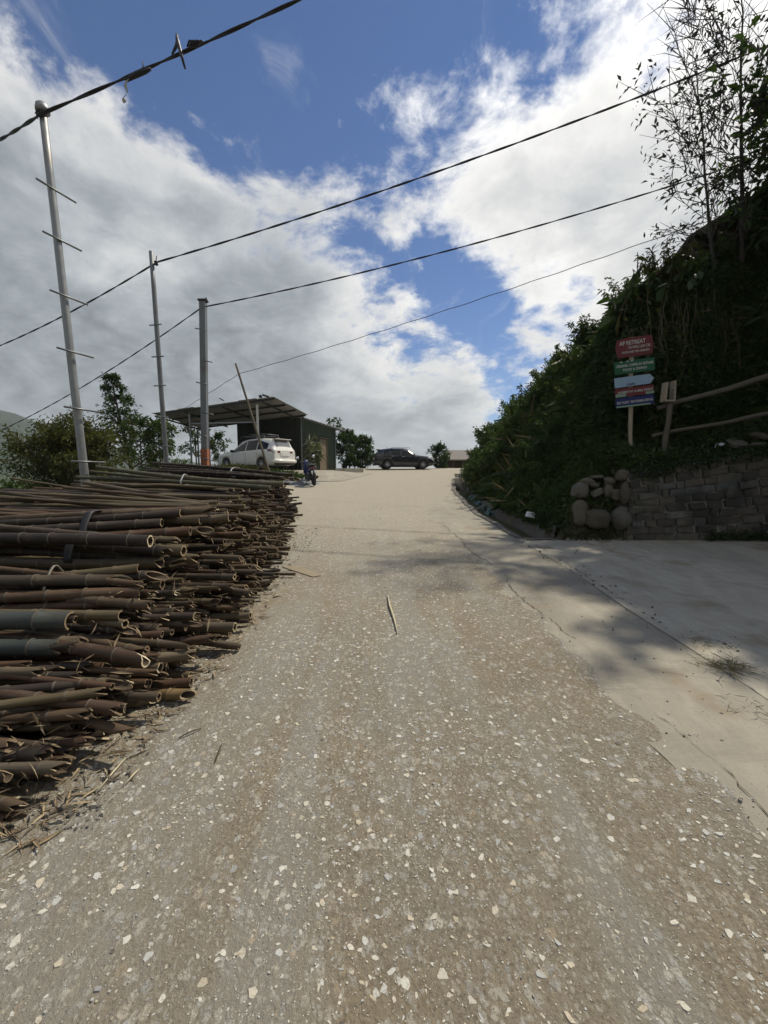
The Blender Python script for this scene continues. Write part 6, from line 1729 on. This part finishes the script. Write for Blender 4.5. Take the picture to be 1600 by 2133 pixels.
for (px, py) in tips:
    tip = at(px, py, 8.5 + ql.uniform(-0.15, 0.5)) - bs_c
    root_ = Vector((ql.uniform(-0.2, 1.2), ql.uniform(0, 0.5), 0.0)); mid = (root_ + tip) / 2 + Vector((0.05, 0.1, 0.25))
    mb.tube([root_, mid, tip], [0.022, 0.016, 0.007], 5)
    for j in range(8):
        t = ql.uniform(0.55, 1.0); p = root_ * (1 - t) ** 2 + mid * 2 * t * (1 - t) + tip * t * t
        lo = link('leaf', ql.choice(bl), bls); s = ql.uniform(0.16, 0.30); lo.location = p; lo.scale = (s, s, s)
        lo.rotation_euler = (ql.gauss(0, 0.5), ql.uniform(-0.1, 1.1), ql.uniform(0, 6.28))
mb.build('stems', 'twig', bls)

# ---- hanging vines and roots on the upper bank
mb = MB(); LP, LD = [], []
for k in range(85):
    x0 = ql.uniform(4.7, 7.6); y0 = 8.25 + (x0 - 4.7) * 0.10 + ql.uniform(-0.15, 0.35); z0 = at(800 + x0 / y0 * F_PX, ql.uniform(600, 690), y0).z; ln = ql.uniform(0.5, 1.6)
    sw = ql.gauss(0, 0.12); pts = [Vector((x0 + sw * t + 0.04 * math.sin(t * 7 + k), y0 - 0.12 * t, z0 - ln * t)) for t in np.linspace(0, 1, 8)]
    zmin = float(bank_z(x0, y0 - 0.1)) + 0.02
    pts = [p if p.z > zmin else Vector((p.x, p.y, zmin)) for p in pts]
    mb.tube(pts, ql.uniform(0.003, 0.008), 4, cap=False)
    for j in range(8): LP.append(tuple(pts[ql.randrange(8)])); LD.append(tuple(unit(1)[0] + np.array([0, 0, -0.5])))
o = mb.build('hanging_vines', 'vine') if 'vine' in MATS else None
if o is None:
    plain('vine', (0.10, 0.085, 0.055), 0.9, var=0.4, scale=5); o = mb.build('hanging_vines', 'vine')
tag(o, 'pale vines and roots hanging down the dark upper bank', kind='stuff')
link('vine_leaves', leaves_mesh('vine_leaves', LP, LD, rng.uniform(0.05, 0.13, len(LP)), 'leaf_olive'), o)

# ---- house up on the bank at the right edge
plain('thatch', (0.075, 0.062, 0.048), 0.95, var=0.4, scale=16, bmp=0.02)
plain('plank_dark', (0.085, 0.068, 0.05), 0.9, var=0.35, scale=8)
hz = float(bank_z(9.0, 11.5))
h0 = at(1437, 497, 10.6); h1 = at(1610, 388, 9.6)
hut = empty('hillside_house', (h0.x, h0.y, hz)); tag(hut, 'dark house with sloping roof half hidden by plants at the top of the bank', 'house'); ho = Vector(hut.location)
dv = (h1 - h0); back = Vector((0.8, 3.2, -0.2))
mb = MB(); a, b = h0 - ho, h1 + dv * 1.2 - ho
up = Vector((0, 0, 0.09))
mb.add([a, b, b + back, a + back, a + up, b + up, b + back + up, a + back + up], [(0, 1, 2, 3), (7, 6, 5, 4), (0, 4, 5, 1), (1, 5, 6, 2), (2, 6, 7, 3), (3, 7, 4, 0)]); mb.build('roof', 'thatch', hut)
for k in range(6):
    p = a + (b - a) * (0.10 + 0.16 * k) + back * 0.18; mb = MB(); mb.box((p.x, p.y, (p.z - 1.2) / 2), (0.10, 0.10, p.z + 1.2)); mb.build('post', 'old_wood', hut)
for k in range(5):
    p = a + (b - a) * (0.12 + 0.16 * k) + back * 0.5; p2_ = a + (b - a) * (0.27 + 0.16 * k) + back * 0.5
    mb = MB(); mb.add([(p.x, p.y, -1.5), (p2_.x, p2_.y, -1.5), (p2_.x, p2_.y, p2_.z), (p.x, p.y, p.z), (p.x, p.y + .04, -1.5), (p2_.x, p2_.y + .04, -1.5), (p2_.x, p2_.y + .04, p2_.z), (p.x, p.y + .04, p.z)], [(0, 1, 2, 3), (7, 6, 5, 4), (0, 3, 7, 4), (1, 5, 6, 2)]); mb.build('wall_plank', 'plank_dark', hut)

# ---- low grey house beyond the crest
lx0, lx1 = px_x(921, 43), 13.0
hb_ = empty('low_house', (lx0, 43, G(43) - 0.1)); tag(hb_, 'low house with grey tiled roof beyond the crest of the road', 'house')
plain('roof_grey', (0.16, 0.145, 0.135), 0.9, var=0.35, scale=4, bmp=0.02)
zr_, ze = at(940, 937, 45).z - (G(43) - 0.1), at(940, 957, 42.5).z - (G(43) - 0.1)
mb = MB(); w_ = lx1 - lx0
mb.add([(0.9, 2.6, zr_), (w_, 2.6, zr_), (w_, -0.6, ze), (-0.15, -0.6, ze), (-0.15, -0.6, ze - 0.10), (w_, -0.6, ze - 0.10), (-0.15, 5.6, ze), (w_, 5.6, ze)], [(0, 3, 2, 1), (3, 4, 5, 2), (0, 1, 7, 6), (0, 6, 3)]); mb.build('roof', 'roof_grey', hb_)
mb = MB(); mb.box((w_ / 2, 3.0, ze / 2 - 0.05), (w_ - 0.6, 4.4, ze - 0.1)); mb.build('wall', 'plank_dark', hb_)
for k in range(6):
    mb = MB(); mb.box((0.15 + k * 0.95, -0.4, ze / 2 - 0.06), (0.09, 0.09, ze - 0.05)); mb.build('post', 'plank_dark', hb_)
mb = MB(); mb.beam((0, -0.42, ze * 0.45), (w_, -0.42, ze * 0.45), 0.05, 0.06); mb.build('railing', 'plank_dark', hb_)

# ------------------------------------------------------------------ small things on the ground
plain('bamboo_strip', (0.45, 0.40, 0.28), 0.7, var=0.2)
plain('card_brown', (0.235, 0.195, 0.135), 0.9, var=0.3)
def gp(px, py, dz=0.01):
    d = pixdir(px, py)
    t = EYE / -(d.z - SLOPE * d.y); p = Vector((0, 0, EYE)) + d * t; return Vector((p.x, p.y, g(0, p.y) + dz))
mb = MB(); pts = [gp(808, 1243, .015), gp(812, 1265, .02), gp(822, 1295, .015), gp(828, 1323, .012)]; mb.tube(pts, [0.006, 0.011, 0.010, 0.004], 6); o = mb.build('stick', 'bamboo_strip'); tag(o, 'long pale split stick lying on the middle of the road', 'stick')
mb = MB(); c4_ = [gp(588, 1182, .006), gp(622, 1180, .010), gp(668, 1200, .006), gp(652, 1203, .005)]
mb.add(c4_ + [p + Vector((0, 0, .005)) for p in c4_], [(3, 2, 1, 0), (4, 5, 6, 7), (0, 1, 5, 4), (1, 2, 6, 5), (2, 3, 7, 6), (3, 0, 4, 7)]); o = mb.build('cardboard_sheet', 'card_brown'); tag(o, 'flat brown sheet of cardboard on the road beside the bamboo pile', 'cardboard')
for k, (a_, b_, lab) in enumerate([((95, 1612), (150, 1565), 'straight straw-coloured stick on the gravel by the near end of the pile'), ((200, 1655), (262, 1582), 'thin bent straw on the gravel left of the centre'), ((258, 1640), (290, 1605), 'short thin straw near the bent one on the gravel'), ((372, 1540), (420, 1520), 'dark twig lying on the road right of the pile'), ((448, 1590), (462, 1552), 'small curved dark twig on the road'), ((335, 1408), (352, 1402), 'short pale stick at the road edge of the pile')]):
    mb = MB(); p, q_ = gp(*a_, .008), gp(*b_, .008); mb.tube([p, (p + q_) / 2 + Vector((.008, 0, .012)), q_], [0.003, 0.0045, 0.003], 5); o = mb.build('stick', 'bamboo_strip' if 'dark' not in lab else 'twig'); tag(o, lab, 'stick')
# dry tuft and twigs at the driveway edge
for (px, py, n, s, lm, lab, nm) in [(1515, 1395, 150, 0.10, 'leaf_dry', 'clump of dry grass lying at the edge of the shade', 'dry_grass_clump'), (1470, 1345, 90, 0.07, 'leaf_dry', 'scatter of dry leaves along the driveway edge', 'dry_leaf_litter'), (1560, 1480, 26, 0.07, 'leaf_dusk', 'small dark twig cluster on the pale concrete', 'twig_cluster')]:
    p = gp(px, py, .03); r = np.random.default_rng(px)
    P = np.array(p) + r.normal(0, [0.07, 0.06, 0.006], (n, 3)); P[:, 2] = np.maximum(P[:, 2], g(0, p.y) + .026)
    D_ = unit(n, r) * np.array([1, 1, 0.25])
    o = link(nm, leaves_mesh(nm, P, D_, s * r.uniform(.4, 1.3, n), lm, width=0.07, r=r)); tag(o, lab, kind='stuff')
# litter and netting in the ditch
plain('net_green', (0.10, 0.21, 0.20), 0.7, var=0.3)
plain('litter_white', (0.55, 0.56, 0.58), 0.6, var=0.15)
mb = MB(); nA_, nB_ = 14, 10; r = np.random.default_rng(3)
def net_pt(i, j):
    y = 10.2 + 4.3 * i / nA_; e = float(edge_r(y)); t = j / nB_
    return Vector((e + 0.12 + 0.52 * t, y, g(0, y) - 0.36 + 0.42 * t ** 1.2 + 0.06 * math.sin(i * 1.9 + j) + 0.03 * math.sin(j * 2.3 + i)))
for i in range(nA_ + 1): mb.tube([net_pt(i, j) for j in range(nB_ + 1)], 0.006, 4, cap=False)
for j in range(nB_ + 1): mb.tube([net_pt(i, j) for i in range(nA_ + 1)], 0.006, 4, cap=False)
for i in range(nA_):
    for j in range(nB_):
        if (i * 7 + j * 3) % 3: mb.add([net_pt(i, j), net_pt(i + 1, j), net_pt(i + 1, j + 1), net_pt(i, j + 1)], [(0, 1, 2, 3)])
o = mb.build('plastic_netting', 'net_green'); tag(o, 'blue green plastic netting lying in the ditch', 'netting')
mb = MB(); p = at(1105, 1072, 7.6); mb.box(p, (0.16, 0.10, 0.10), Matrix.Rotation(0.2, 3, 'Y'), taper=0.8); o = mb.build('litter_box', 'litter_white', bevel=0.008); tag(o, 'small white discarded carton in the weeds above the ditch end', 'carton')
mb = MB(); p = at(1500, 928, 7.2); mb.add([p + Vector(v) for v in [(-.09, 0, -.03), (0, -.04, .0), (.09, 0, .035), (.06, .05, .05), (-.04, .05, .03)]], [(0, 1, 2, 3, 4)], 0, True); mb.add([p + Vector(v) + Vector((0, 0, -.012)) for v in [(-.09, 0, -.03), (0, -.04, .0), (.09, 0, .035), (.06, .05, .05), (-.04, .05, .03)]], [(4, 3, 2, 1, 0)], 0, True); o = mb.build('plastic_scrap', 'litter_white'); tag(o, 'crumpled white plastic scrap on top of the block wall', 'plastic scrap')
mb = MB(); a_, b_ = at(972, 1052, 11.4), at(1000, 1043, 11.6); mb.tube([Vector((float(edge_r(11.3)) + .05, 11.3, g(0, 11.3) - .18)), Vector((float(edge_r(11.6)) + .6, 11.6, g(0, 11.6) - .02))], 0.03, 8); o = mb.build('stick', 'pale_wood'); tag(o, 'pale stick lying across the ditch below the netting', 'stick')
for k, (y, lab) in enumerate([(17.5, 'broken concrete slab leaning in the ditch, nearer of two'), (20.5, 'broken concrete slab leaning in the ditch, farther of two')]):
    e = float(edge_r(y)); mb = MB(); mb.box((e + 0.16, y, g(0, y) + 0.0), (0.10, 1.2, 0.62), Matrix.Rotation(-0.22, 3, 'Y')); o = mb.build('concrete_slab', 'concrete_grey', bevel=0.015); tag(o, lab, 'slab')

# ------------------------------------------------------------------ air between here and the far side of the valley
mb = MB(); mb.box((0, 0, 105), (8800, 8800, 380))
haze = mb.build('haze', 'trim_black'); tag(haze, 'thin pale haze in the valley air', kind='stuff')
hm_ = bpy.data.materials.new('haze'); hm_.use_nodes = True; ht = NT(hm_.node_tree); ht.n.clear()
ho_ = ht.new('ShaderNodeOutputMaterial'); pv = ht.new('ShaderNodeVolumePrincipled')
pv.inputs['Color'].default_value = (0.86, 0.92, 1.0, 1); pv.inputs['Density'].default_value = 0.0002; pv.inputs['Anisotropy'].default_value = 0.2
ht.l.new(pv.outputs[0], ho_.inputs['Volume'])
haze.data.materials.clear(); haze.data.materials.append(hm_)
